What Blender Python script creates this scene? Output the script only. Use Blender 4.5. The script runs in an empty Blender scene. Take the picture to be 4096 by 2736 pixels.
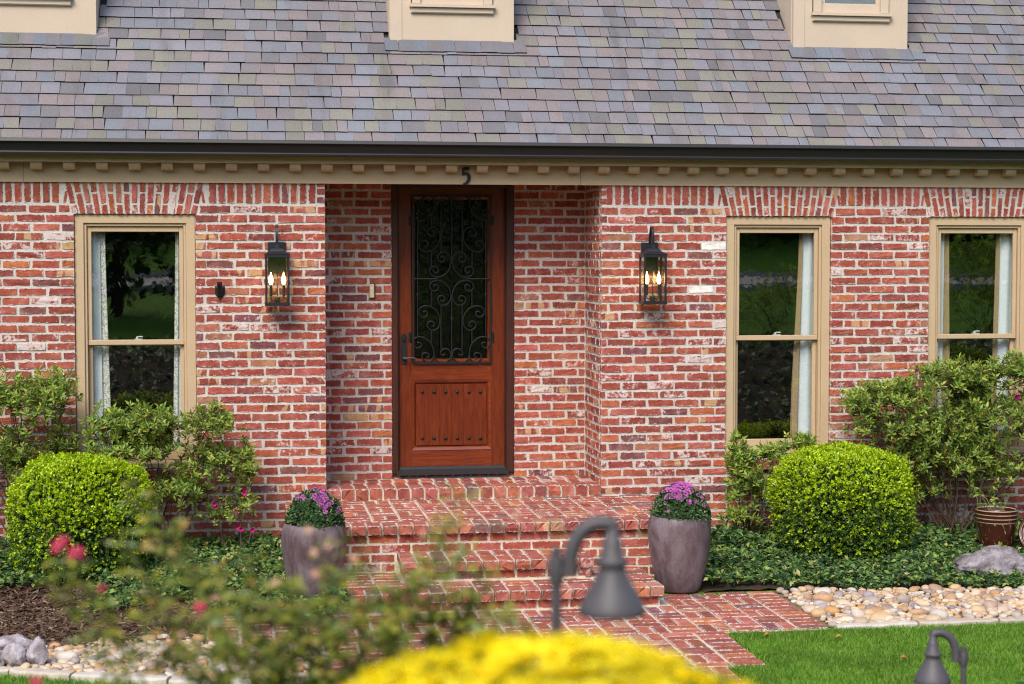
import bpy, math, random
import numpy as np
from mathutils import Vector, Matrix, noise as mnoise

random.seed(7)
RNG = np.random.default_rng(7)
scene = bpy.context.scene
col = scene.collection

# ------------------------------------------------------------------ camera
FPX, CX, CY = 7152.0, 2048.0, 1368.0            # focal length and centre in photo pixels
YAW, PITCH = math.radians(8.7), math.atan((1368 - 1020) / 7152.0)
CAM = np.array([-15.17 * math.sin(YAW), -15.17 * math.cos(YAW), 2.555])
_fw = np.array([math.sin(YAW) * math.cos(PITCH), math.cos(YAW) * math.cos(PITCH), -math.sin(PITCH)])
_rt = np.array([math.cos(YAW), -math.sin(YAW), 0.0])
_up = np.cross(_rt, _fw)
cam_data = bpy.data.cameras.new('camera')
cam = bpy.data.objects.new('camera', cam_data)
col.objects.link(cam)
cam.matrix_world = Matrix(((_rt[0], _up[0], -_fw[0], CAM[0]), (_rt[1], _up[1], -_fw[1], CAM[1]),
                           (_rt[2], _up[2], -_fw[2], CAM[2]), (0, 0, 0, 1)))
cam_data.sensor_width = 36.0
cam_data.lens = FPX / 4096.0 * 36.0
cam_data.clip_end = 400.0
cam_data.clip_start = 0.05
cam_data.dof.use_dof = True
cam_data.dof.focus_distance = 14.5
cam_data.dof.aperture_fstop = 2.3
scene.camera = cam

# ------------------------------------------------------------------ world, sun, exposure
SUN_EL, SUN_AZ = math.radians(45), math.radians(207)     # azimuth of the sun, clockwise from +Y
world = bpy.data.worlds.new('World')
scene.world = world
world.use_nodes = True
wn = world.node_tree
wn.nodes.clear()
sky = wn.nodes.new('ShaderNodeTexSky')
sky.sky_type = 'NISHITA'
sky.sun_disc = False
sky.sun_elevation = SUN_EL
sky.sun_rotation = SUN_AZ
sky.air_density = 1.0
sky.dust_density = 2.0
sky.ozone_density = 1.0
bg = wn.nodes.new('ShaderNodeBackground')
bg.inputs['Strength'].default_value = 0.10
wo = wn.nodes.new('ShaderNodeOutputWorld')
wn.links.new(sky.outputs[0], bg.inputs[0])
wn.links.new(bg.outputs[0], wo.inputs[0])
sun_data = bpy.data.lights.new('sun', 'SUN')
sun_data.energy = 1.5
sun_data.angle = math.radians(28)
sun_data.color = (1.0, 0.93, 0.83)
sun = bpy.data.objects.new('sun', sun_data)
col.objects.link(sun)
_sd = Vector((math.sin(SUN_AZ) * math.cos(SUN_EL), math.cos(SUN_AZ) * math.cos(SUN_EL), math.sin(SUN_EL)))
sun.rotation_euler = _sd.to_track_quat('Z', 'Y').to_euler()
sun.location = _sd * 30
scene.view_settings.view_transform = 'Standard'
scene.view_settings.look = 'None'
scene.view_settings.gamma = 1.0
scene.view_settings.use_curve_mapping = False
scene.view_settings.exposure = 1.17
scene.cycles.use_denoising = True
scene.cycles.denoising_prefilter = 'NONE'
scene.cycles.filter_width = 1.15
scene.cycles.max_bounces = 7
scene.cycles.transparent_max_bounces = 12
scene.cycles.caustics_reflective = False
scene.cycles.caustics_refractive = False
scene.cycles.sample_clamp_indirect = 3.0

# ------------------------------------------------------------------ photo pixel -> place
def ray(u, v):
    return _rt * ((u - CX) / FPX) - _up * ((v - CY) / FPX) + _fw

def PY(u, v, Y=0.0):
    d = ray(u, v)
    return CAM + d * ((Y - CAM[1]) / d[1])

def PZ(u, v, Z=0.0):
    d = ray(u, v)
    return CAM + d * ((Z - CAM[2]) / d[2])

def PD(u, v, dist):
    return CAM + ray(u, v) * dist

def proj(P):
    q = np.asarray(P, float) - CAM
    z = q @ _fw
    return CX + FPX * (q @ _rt) / z, CY - FPX * (q @ _up) / z, z

# ------------------------------------------------------------------ objects
OFF = {}

def tag(o, label=None, cat=None, group=None, kind=None):
    if label: o['label'] = label
    if cat: o['category'] = cat
    if group: o['group'] = group
    if kind: o['kind'] = kind
    return o

def link(o, parent=None):
    col.objects.link(o)
    if parent is not None:
        o.parent = parent
        OFF[o.name] = OFF.get(parent.name, Vector((0, 0, 0))) + Vector(o.location)
    else:
        OFF[o.name] = Vector(o.location)
    return o

def thing(name, label, cat, loc=(0, 0, 0), group=None, parent=None):
    o = bpy.data.objects.new(name, None)
    o.empty_display_size = 0.1
    o.location = Vector(loc) - (OFF[parent.name] if parent is not None else Vector((0, 0, 0)))
    link(o, parent)
    return tag(o, label, cat, group)

class MB:
    """collects shapes into one mesh"""
    def __init__(self):
        self.v = []
        self.f = []
    def add(self, vs, fs):
        b = len(self.v)
        self.v += [tuple(map(float, p)) for p in vs]
        self.f += [tuple(b + i for i in f) for f in fs]
        return self
    def box(self, x0, x1, y0, y1, z0, z1):
        return self.add([(x0, y0, z0), (x1, y0, z0), (x1, y1, z0), (x0, y1, z0), (x0, y0, z1), (x1, y0, z1), (x1, y1, z1), (x0, y1, z1)],
                        [(0, 3, 2, 1), (4, 5, 6, 7), (0, 1, 5, 4), (1, 2, 6, 5), (2, 3, 7, 6), (3, 0, 4, 7)])
    def bbox(self, x0, x1, y0, y1, z0, z1, b=0.004):
        """box with chamfered front (-Y) edges"""
        P = [(x0, z0), (x1, z0), (x1, z1), (x0, z1)]
        Q = [(x0 + b, z0 + b), (x1 - b, z0 + b), (x1 - b, z1 - b), (x0 + b, z1 - b)]
        vs = [(x, y1, z) for x, z in P] + [(x, y0 + b, z) for x, z in P] + [(x, y0, z) for x, z in Q]
        fs = [(0, 3, 2, 1)[::-1], (8, 9, 10, 11)]
        for i in range(4):
            j = (i + 1) % 4
            fs += [(i, j, 4 + j, 4 + i), (4 + i, 4 + j, 8 + j, 8 + i)]
        return self.add(vs, fs)
    def prism(self, prof, x0, x1):
        """(y, z) profile swept along X"""
        n = len(prof)
        vs = [(x0, y, z) for y, z in prof] + [(x1, y, z) for y, z in prof]
        fs = [tuple(range(n)), tuple(range(2 * n - 1, n - 1, -1))]
        for i in range(n):
            j = (i + 1) % n
            fs.append((i, n + i, n + j, j))
        return self.add(vs, fs)
    def prismy(self, prof, y0, y1):
        """(x, z) outline swept along Y"""
        n = len(prof)
        vs = [(x, y0, z) for x, z in prof] + [(x, y1, z) for x, z in prof]
        fs = [tuple(range(n)), tuple(range(2 * n - 1, n - 1, -1))]
        for i in range(n):
            j = (i + 1) % n
            fs.append((i, n + i, n + j, j))
        return self.add(vs, fs)
    def tube(self, pts, r, n=6, caps=True):
        pts = [Vector(p) for p in pts]
        k = len(pts)
        rs = [r] * k if isinstance(r, (int, float)) else list(r)
        vs, fs = [], []
        up = Vector((0.13, 0.27, 1)).normalized()
        prev = None
        for i, p in enumerate(pts):
            t = (pts[min(i + 1, k - 1)] - pts[max(i - 1, 0)])
            if t.length < 1e-9: t = Vector((0, 0, 1))
            t.normalize()
            a = (prev if prev is not None else (Vector((1, 0, 0)) if abs(t.x) < .9 else up))
            a = (a - t * a.dot(t))
            if a.length < 1e-6: a = t.orthogonal()
            a.normalize(); prev = a
            b = t.cross(a)
            for j in range(n):
                w = 2 * math.pi * j / n
                vs.append(p + (a * math.cos(w) + b * math.sin(w)) * rs[i])
        for i in range(k - 1):
            for j in range(n):
                jj = (j + 1) % n
                fs.append((i * n + j, i * n + jj, (i + 1) * n + jj, (i + 1) * n + j))
        if caps:
            fs.append(tuple(range(n - 1, -1, -1)))
            fs.append(tuple((k - 1) * n + j for j in range(n)))
        return self.add(vs, fs)
    def lathe(self, prof, c=(0, 0, 0), n=24):
        """(r, z) profile turned about Z"""
        vs, fs = [], []
        for r, z in prof:
            for j in range(n):
                w = 2 * math.pi * j / n
                vs.append((c[0] + r * math.cos(w), c[1] + r * math.sin(w), c[2] + z))
        for i in range(len(prof) - 1):
            for j in range(n):
                jj = (j + 1) % n
                fs.append((i * n + j, i * n + jj, (i + 1) * n + jj, (i + 1) * n + j))
        if prof[0][0] > 1e-5: fs.append(tuple(range(n - 1, -1, -1)))
        if prof[-1][0] > 1e-5: fs.append(tuple((len(prof) - 1) * n + j for j in range(n)))
        return self.add(vs, fs)
    def build(self, name, mat, parent=None, smooth=False, auto=None, label=None):
        off = OFF[parent.name] if parent is not None else Vector((0, 0, 0))
        me = bpy.data.meshes.new(name)
        me.from_pydata([(x - off.x, y - off.y, z - off.z) for x, y, z in self.v], [], self.f)
        me.materials.append(mat)
        if smooth:
            me.polygons.foreach_set('use_smooth', [True] * len(me.polygons))
            if auto:
                me.set_sharp_from_angle(angle=math.radians(auto))
        me.update()
        o = bpy.data.objects.new(name, me)
        link(o, parent)
        if label: o['label'] = label
        return o

def np_mesh(name, V, Fq, mat, parent=None, smooth=False, uv=None, tint=None):
    """big mesh from numpy arrays; Fq is (n,3) or (n,4)"""
    off = OFF[parent.name] if parent is not None else Vector((0, 0, 0))
    V = np.asarray(V, np.float32) - np.array(off, np.float32)
    Fq = np.asarray(Fq, np.int32)
    me = bpy.data.meshes.new(name)
    k = Fq.shape[1]
    me.vertices.add(len(V)); me.vertices.foreach_set('co', V.ravel())
    me.loops.add(Fq.size); me.loops.foreach_set('vertex_index', Fq.ravel())
    me.polygons.add(len(Fq))
    me.polygons.foreach_set('loop_start', np.arange(0, Fq.size, k, dtype=np.int32))
    me.polygons.foreach_set('loop_total', np.full(len(Fq), k, np.int32))
    if smooth: me.polygons.foreach_set('use_smooth', np.ones(len(Fq), bool))
    if uv is not None:
        l = me.uv_layers.new(name='buv'); l.data.foreach_set('uv', np.asarray(uv, np.float32).ravel())
    if tint is not None:
        a = me.color_attributes.new('tint', 'FLOAT_COLOR', 'POINT'); a.data.foreach_set('color', np.asarray(tint, np.float32).ravel())
    me.materials.append(mat)
    me.update(calc_edges=True)
    me.validate()
    if not smooth: me.shade_flat()
    o = bpy.data.objects.new(name, me)
    link(o, parent)
    return o

def catmull(pts, per=6):
    P = [Vector(p) for p in pts]
    out = []
    for i in range(len(P) - 1):
        p0 = P[max(i - 1, 0)]; p1 = P[i]; p2 = P[i + 1]; p3 = P[min(i + 2, len(P) - 1)]
        for k in range(per):
            t = k / per
            out.append(0.5 * ((2 * p1) + (p2 - p0) * t + (2 * p0 - 5 * p1 + 4 * p2 - p3) * t * t + (3 * p1 - p0 - 3 * p2 + p3) * t ** 3))
    out.append(P[-1])
    return out

def smooth01(t):
    t = np.clip(t, 0, 1)
    return t * t * (3 - 2 * t)

# ------------------------------------------------------------------ materials
class NT:
    def __init__(self, name):
        self.m = bpy.data.materials.new(name)
        self.m.use_nodes = True
        self.t = self.m.node_tree
        self.t.nodes.clear()
        self.out = self.t.nodes.new('ShaderNodeOutputMaterial')
    def n(self, typ, **kw):
        nd = self.t.nodes.new('ShaderNode' + typ)
        for k, v in kw.items():
            setattr(nd, k, v)
        return nd
    def set(self, sock, val):
        if isinstance(val, bpy.types.NodeSocket): self.t.links.new(val, sock)
        elif val is not None:
            if hasattr(sock.default_value, '__len__') and not hasattr(val, '__len__'):
                val = [val] * len(sock.default_value)
            if hasattr(val, '__len__') and len(val) == 3 and len(sock.default_value) == 4: val = (*val, 1)
            sock.default_value = val
    def math(self, op, a, b=None, c=None, clamp=False):
        nd = self.n('Math', operation=op, use_clamp=clamp)
        for i, x in enumerate((a, b, c)):
            if x is not None: self.set(nd.inputs[i], x)
        return nd.outputs[0]
    def mix(self, fac, a, b, blend='MIX'):
        nd = self.n('MixRGB', blend_type=blend)
        self.set(nd.inputs[0], fac); self.set(nd.inputs[1], a); self.set(nd.inputs[2], b)
        return nd.outputs[0]
    def noise(self, scale, detail=3, rough=.55, vec=None, dist=0.0):
        nd = self.n('TexNoise')
        nd.inputs['Scale'].default_value = scale; nd.inputs['Detail'].default_value = detail
        nd.inputs['Roughness'].default_value = rough; nd.inputs['Distortion'].default_value = dist
        self.set(nd.inputs['Vector'], vec if vec is not None else self.pos())
        return nd.outputs['Fac']
    def pos(self):
        if not hasattr(self, '_pos'): self._pos = self.n('NewGeometry')
        return self._pos.outputs['Position']
    def island(self):
        self.pos(); return self._pos.outputs['Random Per Island']
    def obj(self):
        if not hasattr(self, '_tc'): self._tc = self.n('TexCoord')
        return self._tc.outputs['Object']
    def step(self, x, lo, hi):
        nd = self.n('MapRange', interpolation_type='SMOOTHSTEP')
        self.set(nd.inputs[0], x); self.set(nd.inputs[1], lo); self.set(nd.inputs[2], hi)
        return nd.outputs[0]
    def ramp(self, fac, stops):
        nd = self.n('ValToRGB')
        e = nd.color_ramp.elements
        while len(e) < len(stops): e.new(0.5)
        for i, (p, c) in enumerate(stops):
            e[i].position = p; e[i].color = (*c, 1)
        self.set(nd.inputs[0], fac)
        return nd.outputs[0]
    def scalevec(self, v, s):
        nd = self.n('VectorMath', operation='MULTIPLY')
        self.set(nd.inputs[0], v); nd.inputs[1].default_value = s
        return nd.outputs[0]
    def bump(self, h, strength=.4, dist=.01):
        nd = self.n('Bump'); nd.inputs['Strength'].default_value = strength; nd.inputs['Distance'].default_value = dist
        self.set(nd.inputs['Height'], h)
        return nd.outputs[0]
    def pbr(self, color, rough=.6, spec=.5, metal=0.0, normal=None, emit=None, estr=0.0, coat=0.0):
        p = self.n('BsdfPrincipled')
        self.set(p.inputs['Base Color'], color); self.set(p.inputs['Roughness'], rough)
        p.inputs['Specular IOR Level'].default_value = spec; p.inputs['Metallic'].default_value = metal
        if coat: p.inputs['Coat Weight'].default_value = coat; p.inputs['Coat Roughness'].default_value = .15
        if normal is not None: self.set(p.inputs['Normal'], normal)
        if emit is not None: self.set(p.inputs['Emission Color'], emit); p.inputs['Emission Strength'].default_value = estr
        return p.outputs[0]
    def done(self, surf):
        self.t.links.new(surf, self.out.inputs['Surface'])
        return self.m

def plain(name, c, rough=.6, spec=.5, var=.12, scale=6.0, bump=.0, bscale=80.0, metal=0.0, coat=0.0, fine=None):
    t = NT(name)
    n1 = t.noise(scale, 5, .6)
    f = t.math('MULTIPLY_ADD', n1, 2 * var, 1 - var)
    if fine:
        f = t.math('MULTIPLY', f, t.math('MULTIPLY_ADD', t.noise(fine[0], 2, .6), 2 * fine[1], 1 - fine[1]))
    cc = t.mix(1.0, c, f, 'MULTIPLY')
    nm = t.bump(t.noise(bscale, 4, .6), bump, .004) if bump else None
    return t.done(t.pbr(cc, rough, spec, metal, nm, coat=coat))

def brick_mat(name, source, wash=1.0):
    t = NT(name)
    if source == 'object':
        oi = t.n('ObjectInfo'); tint, amt = oi.outputs['Color'], oi.outputs['Alpha']
    else:
        at = t.n('Attribute', attribute_name='tint'); tint, amt = at.outputs['Color'], at.outputs['Alpha']
    uvn = t.n('UVMap', uv_map='buv')
    sx = t.n('SeparateXYZ'); t.set(sx.inputs[0], uvn.outputs[0])
    u, v = sx.outputs[0], sx.outputs[1]
    eu = t.math('MULTIPLY', t.math('MINIMUM', u, t.math('SUBTRACT', 1.0, u)), 3.4)
    ev = t.math('MINIMUM', v, t.math('SUBTRACT', 1.0, v))
    e = t.math('MINIMUM', eu, ev)
    n1 = t.noise(11, 3, .65); n2 = t.noise(45, 4, .7); n3 = t.noise(260, 2, .6)
    stripe = t.math('GREATER_THAN', amt, 1.5)
    w = t.math('SUBTRACT', amt, t.math('MULTIPLY', stripe, 2.0))
    base = t.mix(1.0, tint, t.math('MULTIPLY_ADD', n1, 1.0, .52), 'MULTIPLY')
    base = t.mix(t.math('MULTIPLY', t.step(n2, .5, .75), .35), base, (.36, .11, .05))
    # pale flash marks of some bricks
    sp = t.n('SeparateXYZ'); t.set(sp.inputs[0], t.pos())
    cv = t.n('CombineXYZ'); t.set(cv.inputs[0], t.math('ADD', sp.outputs[0], sp.outputs[1])); t.set(cv.inputs[2], t.math('MULTIPLY', sp.outputs[2], .25))
    ns = t.noise(17, 1, .5, cv.outputs[0])
    smask = t.math('MULTIPLY', t.step(ns, .52, .56), stripe)
    base = t.mix(t.math('MULTIPLY', smask, .85), base, (.53, .33, .17))
    # lime bloom left on salvaged bricks
    bl = t.math('ADD', t.math('MULTIPLY', n1, .55), t.math('MULTIPLY', n2, .45))
    w = t.math('MULTIPLY_ADD', t.math('SUBTRACT', t.noise(1.4, 2, .6), .5), .9, w)
    th = t.math('MULTIPLY_ADD', w, -.29, .675)
    wash_m = t.step(bl, th, t.math('ADD', th, .10))
    base = t.mix(t.math('MULTIPLY', wash_m, .80 * wash), base, (.68, .61, .585))
    base = t.mix(t.math('MULTIPLY', t.step(n1, .45, .8), .16), base, (.62, .55, .50))
    # mortar smeared over the arrises
    lim = t.math('MULTIPLY_ADD', n2, .85, -.39)
    em = t.math('SUBTRACT', 1.0, t.step(e, t.math('SUBTRACT', lim, .04), t.math('ADD', lim, .04)))
    base = t.mix(t.math('MULTIPLY', em, .9), base, (.57, .525, .48))
    pit = t.math('SUBTRACT', 1.0, t.step(n3, .33, .38))
    base = t.mix(t.math('MULTIPLY', pit, .4), base, (.05, .02, .018))
    spk = t.step(t.noise(150, 2, .5), .70, .74)
    base = t.mix(t.math('MULTIPLY', spk, .7), base, (.72, .68, .62))
    h = t.math('ADD', t.math('MULTIPLY', n2, 1.0), t.math('MULTIPLY', n3, .45))
    return t.done(t.pbr(base, .88, .25, 0, t.bump(h, .75, .006)))

def shingle_mat(name, source):
    t = NT(name)
    if source == 'object':
        tint = t.n('ObjectInfo').outputs['Color']
    else:
        tint = t.n('Attribute', attribute_name='tint').outputs['Color']
    uvn = t.n('UVMap', uv_map='buv')
    sx = t.n('SeparateXYZ'); t.set(sx.inputs[0], uvn.outputs[0])
    n1 = t.noise(5, 4, .6); n2 = t.noise(420, 2, .7); n3 = t.noise(1.1, 4, .6); n4 = t.noise(130, 3, .7)
    c = t.mix(1.0, tint, t.math('MULTIPLY_ADD', n2, 2.6, -.28), 'MULTIPLY')
    c = t.mix(1.0, c, t.math('MULTIPLY_ADD', n4, .5, .75), 'MULTIPLY')
    c = t.mix(1.0, c, t.math('MULTIPLY_ADD', n3, .4, .78), 'MULTIPLY')
    stk = t.noise(3.5, 4, .65, t.scalevec(t.pos(), (1.0, .22, .22)))
    c = t.mix(t.math('MULTIPLY', t.step(stk, .52, .75), .38), c, (.075, .07, .07))
    c = t.mix(t.math('MULTIPLY', t.step(t.noise(30, 3, .6), .68, .74), .4), c, (.30, .29, .27))
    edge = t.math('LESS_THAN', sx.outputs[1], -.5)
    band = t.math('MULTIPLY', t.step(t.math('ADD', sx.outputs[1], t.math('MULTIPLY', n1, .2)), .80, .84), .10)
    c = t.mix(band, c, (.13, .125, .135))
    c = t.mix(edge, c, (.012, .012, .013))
    return t.done(t.pbr(c, .92, .2, 0, t.bump(t.math('ADD', n2, n4), .7, .004)))

def leaf_mat(name, stops, rough=.45, trans=.3, spec=.45, patch=(7, .7)):
    t = NT(name)
    c = t.ramp(t.island(), stops)
    c = t.mix(1.0, c, t.math('MULTIPLY_ADD', t.noise(patch[0], 3, .6), patch[1] * 1.3, 1 - patch[1] * .65), 'MULTIPLY')
    p = t.pbr(c, rough, spec)
    tr = t.n('BsdfTranslucent'); t.set(tr.inputs[0], t.mix(1.0, c, (1.0, 1.05, .55), 'MULTIPLY'))
    mx = t.n('MixShader'); mx.inputs[0].default_value = trans
    t.t.links.new(p, mx.inputs[1]); t.t.links.new(tr.outputs[0], mx.inputs[2])
    return t.done(mx.outputs[0])

def glass_mat(name, ior=1.75, tint=(.92, .96, .94), wavy=0.0, rough=0.0, wscale=18):
    t = NT(name)
    g = t.n('NewGeometry'); dp = t.n('VectorMath', operation='DOT_PRODUCT')
    t.set(dp.inputs[0], g.outputs['Normal']); t.set(dp.inputs[1], g.outputs['Incoming'])
    f0 = ((ior - 1) / (ior + 1)) ** 2
    k5 = t.math('POWER', t.math('SUBTRACT', 1.0, t.math('ABSOLUTE', dp.outputs['Value'])), 5.0)
    fr = t.math('MULTIPLY_ADD', k5, 1 - f0, f0)
    tp = t.n('BsdfTransparent'); tp.inputs[0].default_value = (*tint, 1)
    gl = t.n('BsdfGlossy'); gl.inputs['Roughness'].default_value = rough; gl.inputs[0].default_value = (1, 1, 1, 1)
    if wavy:
        b = t.bump(t.noise(wscale, 3, .6, dist=1.5), wavy, .01)
        t.set(gl.inputs['Normal'], b)
    mx = t.n('MixShader')
    t.t.links.new(fr, mx.inputs[0]); t.t.links.new(tp.outputs[0], mx.inputs[1]); t.t.links.new(gl.outputs[0], mx.inputs[2])
    return t.done(mx.outputs[0])

def wood_mat(name, c1, c2, axis='z', rough=.38, coat=.25):
    t = NT(name)
    s = (9, 9, .7) if axis == 'z' else (.7, 9, 9)
    g = t.noise(5, 6, .65, t.scalevec(t.pos(), s), 1.2)
    g2 = t.noise(60, 3, .6, t.scalevec(t.pos(), (3, 3, .12) if axis == 'z' else (.12, 3, 3)))
    f = t.math('ADD', t.math('MULTIPLY', t.step(g, .3, .7), .7), t.math('MULTIPLY', g2, .3))
    c = t.mix(f, c1, c2)
    c = t.mix(1.0, c, t.math('MULTIPLY_ADD', t.noise(2.2, 3, .5), .6, .7), 'MULTIPLY')
    return t.done(t.pbr(c, rough, .4, 0, t.bump(g2, .15, .002), coat=coat))

def stone_mat(name, source_stops, rough=.7, scale=14):
    t = NT(name)
    oi = t.n('ObjectInfo')
    r = t.math('FRACT', t.math('ADD', oi.outputs['Random'], t.math('MULTIPLY', t.island(), 7.31)))
    c = t.ramp(r, source_stops)
    n = t.noise(scale, 5, .65)
    c = t.mix(1.0, c, t.math('MULTIPLY_ADD', n, .8, .6), 'MULTIPLY')
    c = t.mix(t.math('MULTIPLY', t.step(t.noise(scale * 3, 4, .7), .55, .7), .35), c, (.62, .53, .45))
    return t.done(t.pbr(c, rough, .35, 0, t.bump(t.noise(90, 4, .6), .25, .004)))

def rock_mat(nm, k_):
    t = NT(nm)
    a = t.noise(5, 6, .7, dist=.6); b = t.noise(28, 5, .7); c3 = t.noise(9, 4, .6, t.scalevec(t.pos(), (1, 1, 4)))
    c = t.ramp(a, [(.3, (.09, .08, .085)), (.45, (.27, .235, .25)), (.6, (.44, .40, .43)), (.8, (.33, .28, .28))])
    c = t.mix(t.math('MULTIPLY', t.step(b, .55, .68), .45), c, (.48, .45, .45))
    c = t.mix(t.math('MULTIPLY', t.step(c3, .56, .66), .5), c, (.17, .14, .15))
    c = t.mix(1.0, c, (k_, k_, k_), 'MULTIPLY')
    h = t.math('ADD', a, t.math('MULTIPLY', b, .6))
    return t.done(t.pbr(c, .9, .2, 0, t.bump(h, .9, .03)))

M = {}
M['brick'] = brick_mat('old_brick', 'object')
M['brick_mass'] = brick_mat('old_brick_mass', 'attr')
M['paver'] = brick_mat('paving_brick', 'object', .55)
M['paver_mass'] = brick_mat('paving_brick_mass', 'attr', .55)
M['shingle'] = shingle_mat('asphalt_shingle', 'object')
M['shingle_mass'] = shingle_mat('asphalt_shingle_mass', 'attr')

def mortar_mat(name, c1, c2):
    t = NT(name)
    a = t.noise(9, 5, .65); b = t.noise(140, 4, .7); g = t.noise(2.0, 3, .5)
    c = t.mix(a, c1, c2)
    c = t.mix(1.0, c, t.math('MULTIPLY_ADD', b, .45, .78), 'MULTIPLY')
    c = t.mix(1.0, c, t.math('MULTIPLY_ADD', g, .3, .85), 'MULTIPLY')
    return t.done(t.pbr(c, .95, .15, 0, t.bump(t.math('ADD', t.noise(38, 4, .6), b), .7, .006)))
M['mortar'] = mortar_mat('lime_mortar', (.50, .455, .415), (.63, .59, .545))
M['joint'] = mortar_mat('paving_joint', (.55, .48, .38), (.70, .63, .53))
M['trim'] = plain('tan_trim_paint', (.50, .37, .23), .55, .3, .13, 2.5, .15, 60, fine=(70, .10))
M['dormer'] = plain('cream_dormer_paint', (.55, .445, .345), .6, .3, .10, 2.5, .15, 50, fine=(60, .07))
M['gutter'] = plain('dark_bronze_gutter', (.016, .0145, .0155), .42, .4, .1, 4, .04, 30, coat=.0)
M['roofdeck'] = plain('roof_felt', (.03, .03, .032), .95, .1)
M['iron'] = plain('black_iron', (.010, .010, .011), .5, .4, .2, 20, .15, 120)
M['lantern'] = plain('lantern_black_metal', (.012, .013, .018), .42, .5, .2, 12, .08, 160)
M['lamp_metal'] = plain('weathered_bronze', (.075, .070, .078), .55, .5, .25, 14, .12, 120)
M['door'] = wood_mat('mahogany_upright', (.20, .038, .010), (.075, .011, .005), 'z', .28, .5)
M['door_rail'] = wood_mat('mahogany_rail', (.24, .046, .012), (.09, .013, .006), 'x', .28, .5)
M['doorframe'] = wood_mat('dark_mahogany', (.075, .020, .011), (.03, .009, .006), 'z', .45, .15)
M['sill_black'] = plain('black_threshold', (.022, .023, .026), .5, .4, .2, 8)
M['glass'] = glass_mat('window_glass', 1.95, (.98, .99, .985), .03, 0.0, 2.5)
M['doorglass'] = glass_mat('rippled_glass', 1.65, (.45, .5, .42), .35, .02, 10)
M['lampglass'] = glass_mat('lantern_glass', 1.4, (.97, .965, .95))
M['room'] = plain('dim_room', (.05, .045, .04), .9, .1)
M['curtain'] = plain('blue_grey_lining', (.74, .82, .88), .9, .1, .05, 3)
M['curtain_tan'] = plain('tan_check_cloth', (.40, .29, .17), .9, .1, .2, 30)
def pattern_cloth():
    t = NT('scroll_print_cloth')
    v = t.n('TexVoronoi'); v.inputs['Scale'].default_value = 20; t.set(v.inputs['Vector'], t.pos())
    n = t.noise(30, 2, .5, dist=3)
    m1 = t.math('MULTIPLY', t.step(n, .54, .57), .8)
    c = t.mix(m1, (.85, .85, .81), (.22, .23, .22))
    c = t.mix(t.math('MULTIPLY', t.step(t.noise(14, 2, .5, dist=2), .56, .6), .6), c, (.42, .40, .28))
    return t.done(t.pbr(c, .9, .1))
M['cloth_print'] = pattern_cloth()
M['white_metal'] = plain('white_enamel', (.72, .74, .73), .4)
M['bell_cream'] = plain('cream_plastic', (.66, .58, .38), .4)
def emit(name, c, s):
    t = NT(name); e = t.n('Emission'); e.inputs[0].default_value = (*c, 1); e.inputs[1].default_value = s
    return t.done(e.outputs[0])
M['bulb'] = emit('lit_bulb', (1.0, .62, .22), 11.0)
M['soil'] = plain('dark_soil', (.055, .038, .026), .95, .1, .4, 12, .8, 40)
M['gravelbase'] = plain('sandy_soil', (.20, .15, .10), .95, .1, .35, 14, .8, 40)
def lawn_mat():
    t = NT('lawn')
    n = t.noise(.35, 4, .6); n2 = t.noise(40, 4, .7)
    c = t.mix(n, (.07, .165, .014), (.11, .23, .022))
    c = t.mix(1.0, c, t.math('MULTIPLY_ADD', n2, 1.0, .5), 'MULTIPLY')
    return t.done(t.pbr(c, .9, .1, 0, t.bump(n2, 1, .03)))
M['lawn'] = lawn_mat()
M['asphalt'] = plain('street_asphalt', (.42, .39, .35), .9, .2, .15, 3, .4, 60)
M['concrete'] = plain('kerb_concrete', (.40, .38, .35), .9, .2, .15, 5, .4, 60)
M['grass'] = leaf_mat('grass_blade', [(0, (.045, .13, .010)), (.45, (.13, .30, .022)), (.85, (.25, .45, .05)), (1, (.42, .46, .16))], .5, .35, .3, (2.2, .85))
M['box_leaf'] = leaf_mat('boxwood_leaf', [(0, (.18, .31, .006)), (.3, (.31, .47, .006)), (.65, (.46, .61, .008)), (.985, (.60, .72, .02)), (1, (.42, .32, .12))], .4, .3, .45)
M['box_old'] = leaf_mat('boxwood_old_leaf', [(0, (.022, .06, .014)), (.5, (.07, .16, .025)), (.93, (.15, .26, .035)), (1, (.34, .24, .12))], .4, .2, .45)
M['twig'] = plain('grey_brown_bark', (.085, .058, .042), .9, .15, .3, 30, .4, 90)
M['azalea'] = leaf_mat('azalea_leaf', [(0, (.08, .16, .035)), (.3, (.20, .32, .055)), (.7, (.34, .45, .08)), (.95, (.50, .55, .11)), (1, (.52, .30, .06))], .45, .42, .4)
M['jasmine'] = leaf_mat('ground_cover_leaf', [(0, (.014, .045, .018)), (.35, (.04, .10, .03)), (.7, (.12, .22, .045)), (.94, (.28, .37, .08)), (1, (.48, .36, .18))], .5, .22, .35)
M['rose_leaf'] = leaf_mat('rose_leaf', [(0, (.07, .12, .025)), (.35, (.20, .25, .035)), (.7, (.40, .37, .05)), (.9, (.22, .31, .15)), (1, (.50, .27, .08))], .5, .35, .3)
M['rose_stem'] = plain('rose_cane', (.17, .17, .05), .6, .3, .2, 20)
M['rose'] = leaf_mat('rose_petal', [(0, (.62, .015, .10)), (.7, (.72, .03, .16)), (1, (.75, .25, .25))], .5, .3, .2)
M['rose_pale'] = leaf_mat('faded_rose_petal', [(0, (.68, .30, .22)), (1, (.75, .5, .36))], .5, .3, .2)
M['mum_leaf'] = leaf_mat('chrysanthemum_leaf', [(0, (.018, .055, .02)), (.6, (.04, .105, .03)), (1, (.10, .19, .06))], .5, .2, .3)
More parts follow.
